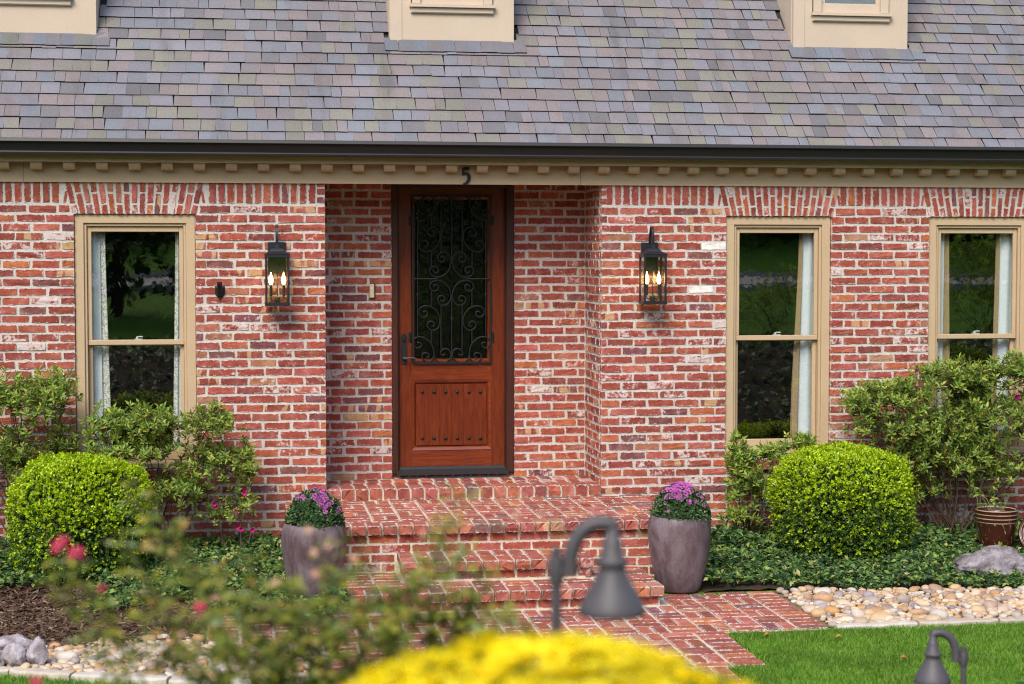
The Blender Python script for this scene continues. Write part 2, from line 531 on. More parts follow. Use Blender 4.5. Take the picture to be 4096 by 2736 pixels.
M['mum_bud'] = leaf_mat('chrysanthemum_bud', [(0, (.30, .33, .14)), (1, (.5, .5, .3))], .6, .1, .2)
M['mum_pink'] = leaf_mat('magenta_petal', [(0, (.50, .10, .44)), (.6, (.62, .16, .55)), (1, (.74, .34, .68))], .6, .25, .2)
M['mum_yellow'] = leaf_mat('yellow_petal', [(0, (.86, .66, .003)), (.6, (.93, .79, .005)), (1, (.95, .86, .08))], .6, .3, .2)
M['azalea_flower'] = leaf_mat('azalea_petal', [(0, (.5, .01, .22)), (1, (.65, .03, .32))], .6, .3, .2)
M['seed'] = leaf_mat('dry_seed_head', [(0, (.42, .15, .03)), (1, (.55, .26, .06))], .8, .1, .1)
M['mulch'] = leaf_mat('bark_chip', [(0, (.05, .028, .018)), (.5, (.115, .068, .046)), (.93, (.19, .125, .09)), (1, (.42, .34, .22))], .9, 0.0, .15)
def pot_mat():
    t = NT('weathered_purple_glaze')
    a = t.noise(6, 6, .7, t.scalevec(t.pos(), (1, 1, .45)), .5); b = t.noise(42, 5, .7); g = t.noise(300, 2, .6)
    c = t.ramp(a, [(.3, (.055, .03, .033)), (.46, (.11, .075, .083)), (.62, (.185, .145, .165)), (.8, (.15, .095, .085))])
    c = t.mix(t.math('MULTIPLY', t.step(b, .56, .66), .6), c, (.07, .035, .032))
    c = t.mix(1.0, c, t.math('MULTIPLY_ADD', g, .7, .65), 'MULTIPLY')
    return t.done(t.pbr(c, .48, .45, 0, t.bump(t.math('ADD', b, g), .4, .003)))
M['pot'] = pot_mat()
def glaze_mat():
    t = NT('brown_striped_glaze')
    tc = t.obj(); s = t.n('SeparateXYZ'); t.set(s.inputs[0], tc)
    ang = t.math('ARCTAN2', s.outputs[1], s.outputs[0])
    w = t.math('SINE', t.math('ADD', t.math('MULTIPLY', ang, 16.0), t.math('MULTIPLY', s.outputs[2], 42.0)))
    m = t.math('MULTIPLY', t.step(t.math('ADD', w, t.math('MULTIPLY', t.noise(25, 3, .6), 1.2)), 1.62, 1.75), t.math('LESS_THAN', s.outputs[2], .235))
    rb = t.math('MULTIPLY', t.step(t.math('ADD', t.math('SINE', t.math('MULTIPLY', s.outputs[2], 190.0)), t.math('MULTIPLY', t.noise(12, 3, .6), .8)), .95, 1.3), t.math('GREATER_THAN', s.outputs[2], .235))
    c = t.mix(t.math('MAXIMUM', m, rb), (.055, .013, .009), (.55, .40, .27))
    return t.done(t.pbr(c, .2, .6, coat=.5))
M['glaze'] = glaze_mat()
M['rock'] = rock_mat('layered_boulder', .85)
M['rock_pale'] = rock_mat('pale_boulder', 1.25)
M['pebble'] = stone_mat('river_stone', [(0, (.46, .29, .14)), (.14, (.58, .42, .26)), (.3, (.60, .52, .43)), (.42, (.34, .28, .25)), (.54, (.50, .27, .11)), (.66, (.22, .20, .215)), (.74, (.64, .57, .49)), (.86, (.46, .34, .25)), (1, (.55, .39, .23))])
M['edging'] = stone_mat('edging_stone', [(0, (.50, .43, .34)), (.5, (.56, .52, .46)), (1, (.42, .34, .26))], .85, 9)
M['bark'] = plain('tree_bark', (.06, .045, .035), .9, .1)
M['wood_leaf'] = leaf_mat('woodland_leaf', [(0, (.012, .028, .01)), (1, (.045, .08, .02))], .6, .15, .2)

# ------------------------------------------------------------------ ground
_TY = [-90, -60, -45, -33, -26, -22, -15, -12, -10.5, -8, -6.2, -5, 12]
_TZ = [4.6, 3.6, 3.0, 1.95, 1.72, 1.4, 1.08, 1.2, 1.1, .56, .17, 0, 0]

def gz(x, y):
    x = np.asarray(x, float); y = np.asarray(y, float)
    z = np.interp(y, _TY, _TZ)
    z = z + .13 * smooth01((y + 2.3) / 2.0)
    return z

def gzs(x, y):
    return float(gz(x, y))

def sheet(name, xs, ys, zoff, mat, bump=0.0, poly=None, kind='structure'):
    xs = np.asarray(xs); ys = np.asarray(ys)
    X, Y = np.meshgrid(xs, ys)
    Z = gz(X, Y) + zoff
    if bump: Z = Z + bump * (RNG.random(Z.shape) - .5)
    V = np.stack([X, Y, Z], -1).reshape(-1, 3)
    nx, ny = len(xs), len(ys)
    I = np.arange(nx * ny).reshape(ny, nx)
    Q = np.stack([I[:-1, :-1], I[:-1, 1:], I[1:, 1:], I[1:, :-1]], -1).reshape(-1, 4)
    if poly is not None:
        cen = V[Q].mean(1)
        Q = Q[poly(cen[:, 0], cen[:, 1])]
    o = np_mesh(name, V, Q, mat, None, True)
    return tag(o, kind=kind)

ys_t = np.concatenate([np.linspace(-90, -34, 15), np.linspace(-33, -12.5, 24), np.linspace(-12, 12, 97)])
xs_t = np.concatenate([np.linspace(-70, -8, 12), np.linspace(-7, 8, 61), np.linspace(9, 70, 12)])
tag(sheet('lawn_ground', xs_t, ys_t, -.012, M['lawn']), 'green lawn rising from the house towards the street', 'lawn')
tag(sheet('street', np.linspace(-70, 70, 30), np.linspace(-32.6, -26.4, 6), .02, M['asphalt']), 'grey asphalt street mirrored in the window glass', 'street')
for yy in (-26.32, -32.68):
    mb = MB()
    z = gzs(0, yy)
    mb.box(-70, 70, yy - .08, yy + .08, z - .2, z + .13)
    tag(mb.build('kerb', M['concrete']), 'concrete kerb along the street', 'kerb', kind='structure', group='street kerbs')

# woodland beyond the street, seen only as the dark mirror image in the panes
n = 7000
px = RNG.uniform(-60, 60, n); py = RNG.uniform(-60, -44, n)
tall = 8.5 + 4 * np.sin(px * .23) + 2.5 * np.sin(px * .71 + 2)
pz = gz(px, py) + tall * RNG.random(n) ** .9 + .1
c = np.stack([px, py, pz], 1)
d1 = RNG.normal(size=(n, 3)); d1 /= np.linalg.norm(d1, axis=1)[:, None]
d2 = np.cross(d1, RNG.normal(size=(n, 3))); d2 /= np.linalg.norm(d2, axis=1)[:, None]
s = RNG.uniform(.5, 1.3, n)[:, None]
V = np.stack([c - d1 * s, c - d2 * s * .7, c + d1 * s, c + d2 * s * .7], 1).reshape(-1, 3)
tag(np_mesh('woodland', V, np.arange(4 * n).reshape(-1, 4), M['wood_leaf']), 'dark woodland on the far side of the street', 'woodland', kind='stuff')

# evergreen screen on this side of the street; it darkens the mirror image in the left window
hedge = thing('evergreen_screen', 'dark evergreen trees standing across the lawn, mirrored in left window', 'trees', (-7.0, -21, gzs(-7, -21)))
mb = MB()
n = 9000
px = RNG.uniform(-14, -2.7, n); py = RNG.uniform(-22.5, -20, n)
pz = gz(px, py) + .25 + (5.2 + 1.3 * np.sin(px * 1.3)) * RNG.random(n) ** .8
for k in range(8):
    x = -13.4 + 1.45 * k
    mb.tube([(x, -21.2, gzs(x, -21.2) - .1), (x + .1, -21.2, gzs(x, -21.2) + 2.5), (x, -21.2, gzs(x, -21.2) + 4.6)], [.12, .08, .02], 7)
mb.build('trunks', M['bark'], hedge)
c = np.stack([px, py, pz], 1); d1 = RNG.normal(size=(n, 3)); d1 /= np.linalg.norm(d1, axis=1)[:, None]
d2 = np.cross(d1, RNG.normal(size=(n, 3))); d2 /= np.linalg.norm(d2, axis=1)[:, None]
s = RNG.uniform(.07, .17, n)[:, None]
V = np.stack([c - d1 * s, c - d2 * s * .6, c + d1 * s, c + d2 * s * .6], 1).reshape(-1, 3)
np_mesh('crown', V, np.arange(4 * n).reshape(-1, 4), M['wood_leaf'], hedge)

# and a second clump before the kerb, mirrored in the glass of the door
grove = thing('evergreen_screen', 'dark evergreen clump before the kerb, mirrored in door glass', 'trees', (3.0, -24.5, gzs(3, -24.5)))
mb = MB()
n = 5200
px = RNG.uniform(.2, 5.6, n); py = RNG.uniform(-25.6, -23.6, n)
pz = gz(px, py) + .3 + (5.0 + 1.2 * np.sin(px * 1.7)) * RNG.random(n) ** .8
for x in (.9, 2.3, 3.6, 4.9):
    mb.tube([(x, -24.6, gzs(x, -24.6) - .1), (x + .1, -24.6, gzs(x, -24.6) + 2.5), (x, -24.6, gzs(x, -24.6) + 4.6)], [.12, .08, .02], 7)
mb.build('trunks', M['bark'], grove)
c = np.stack([px, py, pz], 1); d1 = RNG.normal(size=(n, 3)); d1 /= np.linalg.norm(d1, axis=1)[:, None]
d2 = np.cross(d1, RNG.normal(size=(n, 3))); d2 /= np.linalg.norm(d2, axis=1)[:, None]
s = RNG.uniform(.08, .18, n)[:, None]
V = np.stack([c - d1 * s, c - d2 * s * .6, c + d1 * s, c + d2 * s * .6], 1).reshape(-1, 3)
np_mesh('crown', V, np.arange(4 * n).reshape(-1, 4), M['wood_leaf'], grove)

# ------------------------------------------------------------------ loose pieces: bricks, shingles
class Pieces:
    def __init__(self, variants, mat_obj, mat_mass, name, mass_name):
        self.var, self.mo, self.mm, self.name, self.mass = variants, mat_obj, mat_mass, name, mass_name
        self.items = []
    def add(self, Mx, color, var=None, rank=0.0):
        self.items.append((Mx, color, random.randrange(len(self.var)) if var is None else var, rank))
    def emit(self, parent, limit=300, hide=()):
        meshes = []
        for i, (vs, fs, uv) in enumerate(self.var):
            me = bpy.data.meshes.new(self.name)
            me.from_pydata([tuple(p) for p in vs], [], fs)
            l = me.uv_layers.new(name='buv')
            l.data.foreach_set('uv', np.asarray(uv, np.float32).ravel())
            me.materials.append(self.mo)
            meshes.append(me)
        scored = []
        for it in self.items:
            Mx = np.array(it[0])
            o = Mx[:3, 3]
            vs = self.var[it[2]][0]
            bx = np.array([[vs[:, 0].min(), 0, vs[:, 2].min()], [vs[:, 0].max(), 0, vs[:, 2].min()], [vs[:, 0].max(), 0, vs[:, 2].max()], [vs[:, 0].min(), 0, vs[:, 2].max()]])
            if it[3] == 'shingle':
                bx = np.array([[-.5, 0, 0], [.5, 0, 0], [.5, .147, 0], [-.5, .147, 0]])
            W = bx @ Mx[:3, :3].T + o
            uu, vv, zz = proj(W)
            a = .5 * abs(np.sum(uu * np.roll(vv, -1) - np.roll(uu, -1) * vv))
            mu, mv = uu.mean(), vv.mean()
            if uu.min() < 0 or uu.max() > 4096 or vv.min() < 0 or vv.max() > 2736: a *= .05
            for (a0, b0, a1, b1) in hide:
                if a0 < mu < a1 and b0 < mv < b1: a *= .1
            scored.append(a)
        order = np.argsort(-np.array(scored), kind='stable')
        off = OFF[parent.name]
        for k in order[:limit]:
            Mx, colr, vi, _ = self.items[k]
            o = bpy.data.objects.new(self.name, meshes[vi])
            o.color = colr
            mw = Matrix([list(map(float, r)) for r in Mx])
            mw.translation -= off
            o.matrix_basis = mw
            col.objects.link(o)
            o.parent = parent
        rest = order[limit:]
        if len(rest):
            Vs, Fs, Us, Ts = [], [], [], []
            b = 0
            tri = {}
            for vi, (vs, fs, uv) in enumerate(self.var):
                tf, tu, li = [], [], 0
                for f in fs:
                    lo = list(range(li, li + len(f))); li += len(f)
                    for q in range(1, len(f) - 1):
                        tf.append((f[0], f[q], f[q + 1])); tu += [uv[lo[0]], uv[lo[q]], uv[lo[q + 1]]]
                tri[vi] = (np.array(tf), np.array(tu))
            for k in rest:
                Mx, colr, vi, _ = self.items[k]
                Mx = np.array(Mx)
                vs = self.var[vi][0]
                Vs.append(vs @ Mx[:3, :3].T + Mx[:3, 3]); Fs.append(tri[vi][0] + b); Us.append(tri[vi][1])
                Ts.append(np.tile(np.array(colr), (len(vs), 1))); b += len(vs)
            o = np_mesh(self.mass, np.concatenate(Vs), np.concatenate(Fs), self.mm, parent, False, np.concatenate(Us), np.concatenate(Ts))
            o['kind'] = 'stuff'

def frame(center, ex, n, sx, sy, sz, roll=0.0):
    """matrix of a piece: local x -> ex, local -y -> n, size sx, sy, sz"""
    ex = Vector(ex).normalized(); n = Vector(n).normalized()
    if roll: ex = Matrix.Rotation(roll, 3, n) @ ex
    ey = -n; ez = ex.cross(ey)
    Mx = np.eye(4)
    Mx[:3, 0] = np.array(ex) * sx; Mx[:3, 1] = np.array(ey) * sy; Mx[:3, 2] = np.array(ez) * sz
    Mx[:3, 3] = center
    return Mx

def brick_variant(rs, asp=3.6, jag=.042, bev=.06):
    """unit brick (x, z in -.5...5, y 0 front .. 1 back) with worn, uneven arrises"""
    P = []
    nx, nz = 5, 2
    for i in range(nx): P.append((-.5 + i / nx, -.5))
    for i in range(nz): P.append((.5, -.5 + i / nz))
    for i in range(nx): P.append((.5 - i / nx, .5))
    for i in range(nz): P.append((-.5, .5 - i / nz))
    P = np.array(P)
    J = rs.normal(0, 1, P.shape) * jag
    out = P + J * np.array([1 / asp, 1.0])
    cor = np.abs(P).sum(1) > .95
    out[cor] *= 1 - rs.uniform(.0, .05, (cor.sum(), 1)) * np.array([[1 / asp * 1.5, 1.5]])
    ins = out * (1 - np.array([[2 * bev / asp, 2 * bev]]))
    k = len(P)
    fb = .10 + rs.normal(0, .03, k)
    fr = rs.normal(0, .03, k)
    vs = np.concatenate([np.stack([out[:, 0], np.ones(k), out[:, 1]], 1), np.stack([out[:, 0], fb, out[:, 1]], 1), np.stack([ins[:, 0], fr, ins[:, 1]], 1)])
    fs, uv = [], []
    fs.append(tuple(range(2 * k, 3 * k))); uv += [(x + .5, z + .5) for x, z in ins]
    def uvs(idx, top):
        for i in idx:
            x, y, z = vs[i]
            uv.append((x + .5, .2 + .6 * y) if top else (.2 + .6 * y, z + .5))
    for i in range(k):
        j = (i + 1) % k
        top = abs(P[i][1]) > .49 and abs(P[j][1]) > .49
        fs.append((k + i, k + j, 2 * k + j, 2 * k + i))
        for q in (k + i, k + j, 2 * k + j, 2 * k + i): uv.append((vs[q][0] + .5, vs[q][2] + .5))
        fs.append((i, j, k + j, k + i)); uvs((i, j, k + j, k + i), top)
    return vs, fs, uv

_rs = np.random.default_rng(3)
BRICKV = [brick_variant(_rs) for _ in range(12)]
PAVEV = [brick_variant(_rs, 2.1, .022, .04) for _ in range(10)]

REDS = [((.355, .072, .045), 30), ((.27, .050, .033), 20), ((.31, .062, .046), 16), ((.45, .115, .045), 9), ((.42, .10, .075), 11),
        ((.16, .058, .066), 6), ((.21, .048, .038), 7), ((.37, .15, .09), 3), ((.46, .27, .13), .7)]
def brick_color(washy=1.0, flash=.10):
    c = random.choices([r[0] for r in REDS], [r[1] for r in REDS])[0]
    k = random.uniform(.85, 1.12)
    r = random.random()
    w = random.uniform(.0, .25) if r < .66 else (random.uniform(.3, .5) if r < .9 else random.uniform(.55, .9))
    w *= washy
    if random.random() < flash: w = 2.0 + min(w, .3)
    c = (c[0] * .78 + .33 * .22, c[1] * .78 + .080 * .22, c[2] * .78 + .058 * .22)
    return (c[0] * k, c[1] * k * random.uniform(.95, 1.2), c[2] * k * random.uniform(.95, 1.2), w)

# ------------------------------------------------------------------ the house
house = thing('brick_house', 'red brick house with tan trim, grey shingle roof and dormers', 'house', (-.4, 0, 0))
W1, W2, W3 = (-3.620, -2.640), (1.870, 2.815), (3.705, 4.650)
WINS = (W1, W2, W3)
RL, RR, RD = -1.578, .775, .72           # recess left, right, depth
DL, DR = -.962, .131                     # door frame
ZT, ZB, ZF = 2.893, .796, 3.148          # window head, sill bottom, frieze bottom
XA, XB = -6.6, 7.0

mb = MB()
xs = [XA, *W1, RL]
def pier(x0, x1): mb.box(x0, x1, 0, .12, -.15, 3.34)
pier(XA, W1[0]); pier(W1[1], RL); pier(RR, W2[0]); pier(W2[1], W3[0]); pier(W3[1], XB)
for a, b in WINS:
    mb.box(a, b, 0, .12, -.15, ZB - .004); mb.box(a, b, 0, .12, ZT, 3.34)
mb.box(RL, RR, 0, .12, ZF + .03, 3.34)
mb.box(RL - .12, RL, .12, RD + .12, -.15, 3.34); mb.box(RR, RR + .12, .12, RD + .12, -.15, 3.34)
mb.box(RL, DL - .002, RD, RD + .12, -.15, 3.34); mb.box(DR + .002, RR, RD, RD + .12, -.15, 3.34)
mb.box(DL - .002, DR + .002, RD + .03, RD + .12, -.15, .63)
mb.box(RL, RR, .12, RD, 3.20, 3.25)
wall = mb.build('wall', M['mortar'], house)

BR = Pieces(BRICKV, M['brick'], M['brick_mass'], 'brick', 'brickwork')
PITCHX, CH, BL, BH = .2335, .075, .2190, .0592
def run(x0, x1, zc, n_i, put, tight=(False, False)):
    off = (n_i % 2) * .5 * PITCHX + (n_i * .013) % .03
    k = math.floor((x0 - off) / PITCHX)
    while True:
        a = off + k * PITCHX + random.uniform(-.005, .005); b = a + BL + random.uniform(-.006, .004); k += 1
        if a >= x1: break
        a2 = max(a, x0 + (-.002 if tight[0] and a < x0 + .05 else .008)); b2 = min(b, x1 - (-.002 if tight[1] and b > x1 - .05 else .008))
        if tight[0] and a < x0 + .05: a2 = x0 - .002
        if tight[1] and b > x1 - .05: b2 = x1 + .002
        if b2 - a2 < .03: continue
        put((a2 + b2) / 2, b2 - a2, zc)
WHITE = [(2855, 985), (2826, 1156)]
WHITEP = [PY(u, v, 0) for u, v in WHITE]
def put_front(xc, L, zc):
    c = brick_color()
    for p in WHITEP:
        if abs(p[0] - xc) < L / 2 and abs(p[2] - zc) < .036: c = (.80, .78, .72, 0.0)
    BR.add(frame((xc, -.006 + random.uniform(-.003, .002), zc + random.uniform(-.0025, .0025)), (1, 0, 0), (0, -1, 0), L, .06, BH * random.uniform(.94, 1.04), random.uniform(-.006, .006)), c)
rows = [2.931 - CH * i for i in range(41)]
for i, zc in enumerate(rows):
    segs = [(XA, RL), (RR, XB)]
    lo, hi = zc - .035, zc + .035
    cut = []
    for a, b in WINS:
        if zc > 2.895: cut.append((a - .035, b + .035))
        elif hi > ZB - .10 + .02: cut.append((a, b))
    for s0, s1 in segs:
        x = s0
        ends = [c for c in cut if s0 < c[0] < s1]
        for a, b in ends:
            run(x, a, zc, i, put_front, (x != s0 or s0 == RR, zc < 2.895 or True)); x = b
        run(x, s1, zc, i, put_front, (True, s1 == RL))
# soldier course below the frieze
x = XA + .02
while x < XB:
    skip = any(a - .100 < x < b + .100 for a, b in WINS) or (RL - .06 < x < RR + .06)
    if not skip:
        BR.add(frame((x, -.006 + random.uniform(-.003, .002), 3.078), (0, 0, 1), (0, -1, 0), .19, .06, BH * random.uniform(.92, 1.05), random.uniform(-.012, .012)), brick_color())
    x += .0742
# short bricks closing the soldier course at the recess corners
for z in (3.012, 3.082, 3.145):
    for xc in (RL - .032, RR + .032):
        BR.add(frame((xc, -.006, z), (1, 0, 0), (0, -1, 0), .066, .06, .05), brick_color())
# jack arches over the windows
for a, b in WINS:
    N = 17
    for k in range(N):
        t = (k + .5) / N
        xb = a - .012 + t * (b - a + .024); xt = a - .078 + t * (b - a + .156)
        d = Vector((xt - xb, 0, .262)); Ln = d.length; d.normalize()
        p0 = Vector((xb, -.007, ZT - .004))
        spans = [(.0, .078), (.092, Ln)] if k % 2 == 0 else [(.0, .172), (.186, Ln)]
        for s0, s1 in spans:
            c = p0 + d * ((s0 + s1) / 2)
            w = ((xb + (xt - xb) * (s0 + s1) / 2 / Ln) - 0) and ((b - a) / N - .013 + .004 * (s0 / Ln))
            BR.add(frame(c, d, (0, -1, 0), (s1 - s0) * .98, .07, w * random.uniform(.93, 1.05), random.uniform(-.02, .02)), brick_color(1.1, .08))
    for sg, e in ((-1, a), (1, b)):
        BR.add(frame((e + sg * .062, -.004, 3.03), (sg * -.16, 0, 1), (0, -1, 0), .095, .05, .022), brick_color())
    # rowlock sill
    k = 9
    for j in range(k):
        xc = a + (j + .5) * (b - a) / k
        BR.add(frame((xc, -.035, ZB - .058), (1, 0, 0), (0, -1, 0), (b - a) / k - .013, .11, .098, 0), brick_color(1.0, .05))
# recess: back wall and both returns
def put_back(xc, L, zc):
    BR.add(frame((xc, RD - .006 + random.uniform(-.003, .002), zc + random.uniform(-.0025, .0025)), (1, 0, 0), (0, -1, 0), L, .06, BH * random.uniform(.94, 1.04), random.uniform(-.006, .006)), brick_color(.9))
def put_right(yc, L, zc):
    BR.add(frame((RR - .006, -yc, zc + random.uniform(-.0025, .0025)), (0, -1, 0), (-1, 0, 0), L, .06, BH * random.uniform(.94, 1.04)), brick_color())
def put_left(yc, L, zc):
    BR.add(frame((RL + .006, yc, zc + random.uniform(-.0025, .0025)), (0, 1, 0), (1, 0, 0), L, .06, BH * random.uniform(.94, 1.04)), brick_color())
for i in range(36):
    zc = 3.156 - .075 * i
    if zc < .56: break
    run(RL, DL, zc, i + 1, put_back, (False, True)); run(DR, RR, zc, i, put_back, (True, False))
    run(-RD + .008, 0.0 - .056, zc, i, put_right, (False, False)); run(.056, RD - .008, zc, i + 1, put_left)
x = DL + .03
while x < DR:
    BR.add(frame((x, RD + .024, .605), (1, 0, 0), (0, -1, 0), .066, .03, .036), brick_color(1, 0)); x += .0795
HIDE = [(0, 1450, 300, 2736), (0, 1800, 650, 2736), (300, 1580, 1060, 2736), (2860, 1750, 3100, 2736), (3060, 1780, 3700, 2736), (3350, 1430, 4096, 2736),
        (1050, 870, 1170, 1220), (2545, 870, 2690, 1220), (1050, 1980, 1400, 2736)]
BR.emit(wall, 300, HIDE)

# ---- frieze, dentils, gutter
mb = MB(); mb.box(XA, XB, -.024, -.001, ZF, 3.345)
frieze = mb.build('frieze_board', M['trim'], house)
mb = MB()
for u, v0 in ((93, 650), (2322, 715)):
    xj = PY(u, v0, -.024)[0]
    mb.box(xj - .0012, xj + .0012, -.0248, -.02, ZF, 3.30)
mb.build('board_seam', M['sill_black'], frieze)
mb = MB(); mb.prism([(-.152, 3.306), (-.152, 3.372), (0, 3.372), (0, 3.345), (-.13, 3.330), (-.13, 3.306)], XA, XB)
mb.build('crown_board', M['trim'], house)
mb = MB()
mb.prism([(-.128, 3.3055), (-.128, 3.285), (-.123, 3.268), (-.111, 3.253), (-.094, 3.2455), (-.026, 3.2445), (-.026, 3.3055)], -.0465, .0465)
dm = mb.build('dentil', M['trim'], frieze)
first = True
for k in range(54):
    x = -3.9 + .2595 * (k - 10)
    if not (XA < x < XB): continue
    o = dm if first else dm.copy()
    if not first: col.objects.link(o)
    o.location = (x, 0, 0)
    first = False
# gutter: K-style trough with a rolled lip
gp = [(-.165, 3.520), (-.165, 3.362), (-.262, 3.356), (-.272, 3.362), (-.274, 3.376), (-.268, 3.386), (-.272, 3.40), (-.285, 3.43), (-.293, 3.452), (-.311, 3.456), (-.314, 3.461), (-.303, 3.485), (-.296, 3.488),
      (-.288, 3.482), (-.280, 3.455), (-.268, 3.41), (-.262, 3.368), (-.171, 3.372), (-.171, 3.520)]
mb = MB(); mb.prism(gp, XA - .1, XB + .1)
gut = mb.build('gutter', M['gutter'], house)
mb = MB(); mb.box(XA - .1, XB + .1, -.178, -.160, 3.488, 3.519)
mb.build('drip_edge', M['gutter'], house)
mb = MB(); mb.box(XA, XB, -.15, .02, 3.345, 3.50)
mb.build('fascia', M['trim'], house)

# ---- house number
def stroke(mb, pts, w, y0, y1):
    L, R = [], []
    for i, p in enumerate(pts):
        a = Vector(pts[max(i - 1, 0)]); b = Vector(pts[min(i + 1, len(pts) - 1)])
        t = (b - a).normalized(); nn = Vector((-t.y, t.x))
        ww = w[i] if isinstance(w, (list, tuple)) else w
        L.append((p[0] + nn.x * ww / 2, p[1] + nn.y * ww / 2)); R.append((p[0] - nn.x * ww / 2, p[1] - nn.y * ww / 2))
    for i in range(len(pts) - 1):
        mb.prismy([L[i], R[i], R[i + 1], L[i + 1]], y0, y1)
nc = PY(1862, 703, -.03)
sc_ = .146 / 74.0
def N5(x, y): return (nc[0] + (x - 862) * sc_ / 1.0 * 1.0, nc[2] - (y - 1183) * sc_ / 1.677)
mb = MB()
def q5(x, y):
    p = PY(1350 + x / 1.677, y / 1.677, -.030); return (p[0], p[2])
stroke(mb, [q5(846, 1132), q5(882, 1131)], .026, -.036, -.026)
stroke(mb, [q5(846, 1128), q5(843, 1176)], .021, -.0362, -.0255)
pts5 = [q5(*p) for p in ((840, 1174), (852, 1166), (866, 1164), (876, 1172), (882, 1184), (882, 1200), (875, 1216), (862, 1230), (840, 1238))]
pts5 = [(p.x, p.y) for p in catmull([(a, b, 0) for a, b in pts5], 3)]
stroke(mb, pts5, [.016 + .013 * math.sin(math.pi * i / (len(pts5) - 1)) for i in range(len(pts5))], -.0365, -.0258)
mb.build('house_number', M['iron'], house, label='black metal number 5 on the frieze board')

# ---- windows
def window(a, b, curtains):
    w = thing('window', None, None, ((a + b) / 2, 0, ZB), parent=house)
    cw = .078
    m = MB()
    for x0, x1 in ((a + .004, a + cw), (b - cw, b - .004)):
        m.bbox(x0, x1, .018, .10, ZB + .048, ZT - .003)
    m.bbox(a + .0035, b - .0035, .0175, .0995, ZT - cw, ZT - .004)
    for x0, x1 in ((a + cw, a + cw + .022), (b - cw - .022, b - cw)):
        m.bbox(x0, x1, .034, .115, ZB + .048, ZT - cw - .0005)
    m.bbox(a + cw + .022, b - cw - .022, .0345, .115, ZT - cw - .024, ZT - cw)
    m.build('casing', M['trim'], w)
    m = MB()
    m.prism([(-.022, ZB + .003), (-.022, ZB + .038), (.02, ZB + .050), (.15, ZB + .056), (.15, ZB + .003)], a - .002, b + .002)
    m.build('sill', M['trim'], w)
    ia, ib = a + cw + .024, b - cw - .024
    zr = 1.835
    st = .034
    m = MB()
    m.bbox(ia, ia + st, .056, .085, zr + .02, ZT - cw - .024); m.bbox(ib - st, ib, .056, .085, zr + .02, ZT - cw - .024)
    m.bbox(ia + st, ib - st, .0565, .0845, ZT - cw - .024 - .046, ZT - cw - .024)
    m.bbox(ia, ib, .052, .088, zr - .022, zr + .0205)
    up_ = m.build('upper_sash', M['trim'], w)
    m = MB()
    m.bbox(ia, ia + st, .090, .12, ZB + .056, zr - .005); m.bbox(ib - st, ib, .090, .12, ZB + .056, zr - .005)
    m.bbox(ia + st, ib - st, .0905, .1195, ZB + .056, ZB + .150)
    m.bbox(ia + st, ib - st, .0905, .1195, zr - .03, zr + .006)
    lo_ = m.build('lower_sash', M['trim'], w)
    m = MB(); m.box(ia + st - .004, ib - st + .004, .070, .074, zr, ZT - cw - .065); m.build('pane', M['glass'], up_)
    m = MB(); m.box(ia + st - .004, ib - st + .004, .104, .108, ZB + .146, zr - .01); m.build('pane', M['glass'], lo_)
    m = MB(); xm = (a + b) / 2 + .015
    m.box(xm - .032, xm + .032, .092, .125, zr + .021, zr + .027); m.box(xm - .02, xm - .006, .095, .12, zr + .027, zr + .045); m.box(xm - .006, xm + .034, .096, .108, zr + .04, zr + .049)
    m.build('sash_lock', M['white_metal'], lo_)
    return w

def curtain(u0, u1, vt, vb, du0, du1, mat, name, label, Y=.165, amp=.012, waves=2.2):
    """cloth hanging behind the glass between photo columns u0, u1, drifting by du towards the hem"""
    nx, nz = 22, 14
    V, Q = [], []
    for j in range(nz):
        t = j / (nz - 1); z = 2.86 - t * 2.02
        a = PY(u0, 1300, Y)[0]; b = PY(u1, 1300, Y)[0]
        k = smooth01(t)
        a += du0 * k; b += du1 * k
        for i in range(nx):
            s = i / (nx - 1)
            V.append((a + (b - a) * s, Y + amp * math.sin(s * waves * 6.28 + .6 * math.sin(t * 3)), z))
    for j in range(nz - 1):
        for i in range(nx - 1):
            Q.append((j * nx + i, j * nx + i + 1, (j + 1) * nx + i + 1, (j + 1) * nx + i))
    o = np_mesh(name, np.array(V), np.array(Q), mat, None, True)
    sm = o.modifiers.new('thick', 'SOLIDIFY'); sm.thickness = .003
    return o
for a, b in WINS: window(a, b, None)
def two_part_curtain(label, lining, edge, edge_mat):
    root = thing('curtain', label, 'curtain', (PY(lining[0], 1300, .165)[0], .165, .84), 'curtains behind the sash windows')
    for nm, (u0, u1, d0, d1), mt, wv in (('lining', lining, M['curtain'], 1.6), ('border', edge, edge_mat, .8)):
        o = curtain(u0, u1, 0, 0, d0, d1, mt, nm, None, waves=wv)
        o.location = -Vector(root.location)
        o.parent = root
    return root
two_part_curtain('pale blue curtain with wide scroll-print border, behind the azalea with orange seed heads', (352, 404, 0, .01), (404, 424, .01, .035), M['cloth_print'])
two_part_curtain('narrow scroll-print curtain strip in the left window, next to the iron flag bracket', (716, 745, -.02, 0), (704, 717, -.03, -.02), M['cloth_print'])
two_part_curtain('pale blue curtain with tan border in the window beside the white painted bricks', (3206, 3275, -.035, 0), (3194, 3207, -.07, -.035), M['curtain_tan'])
two_part_curtain('pale blue curtain with tan border tapering beside the pier, above the azalea', (3720, 3772, 0, -.01), (3772, 3790, -.01, .03), M['curtain_tan'])
two_part_curtain('straight pale blue curtain with thin tan border by the outer edge of azalea window', (3992, 4065, -.02, 0), (3980, 3993, -.03, -.02), M['curtain_tan'])

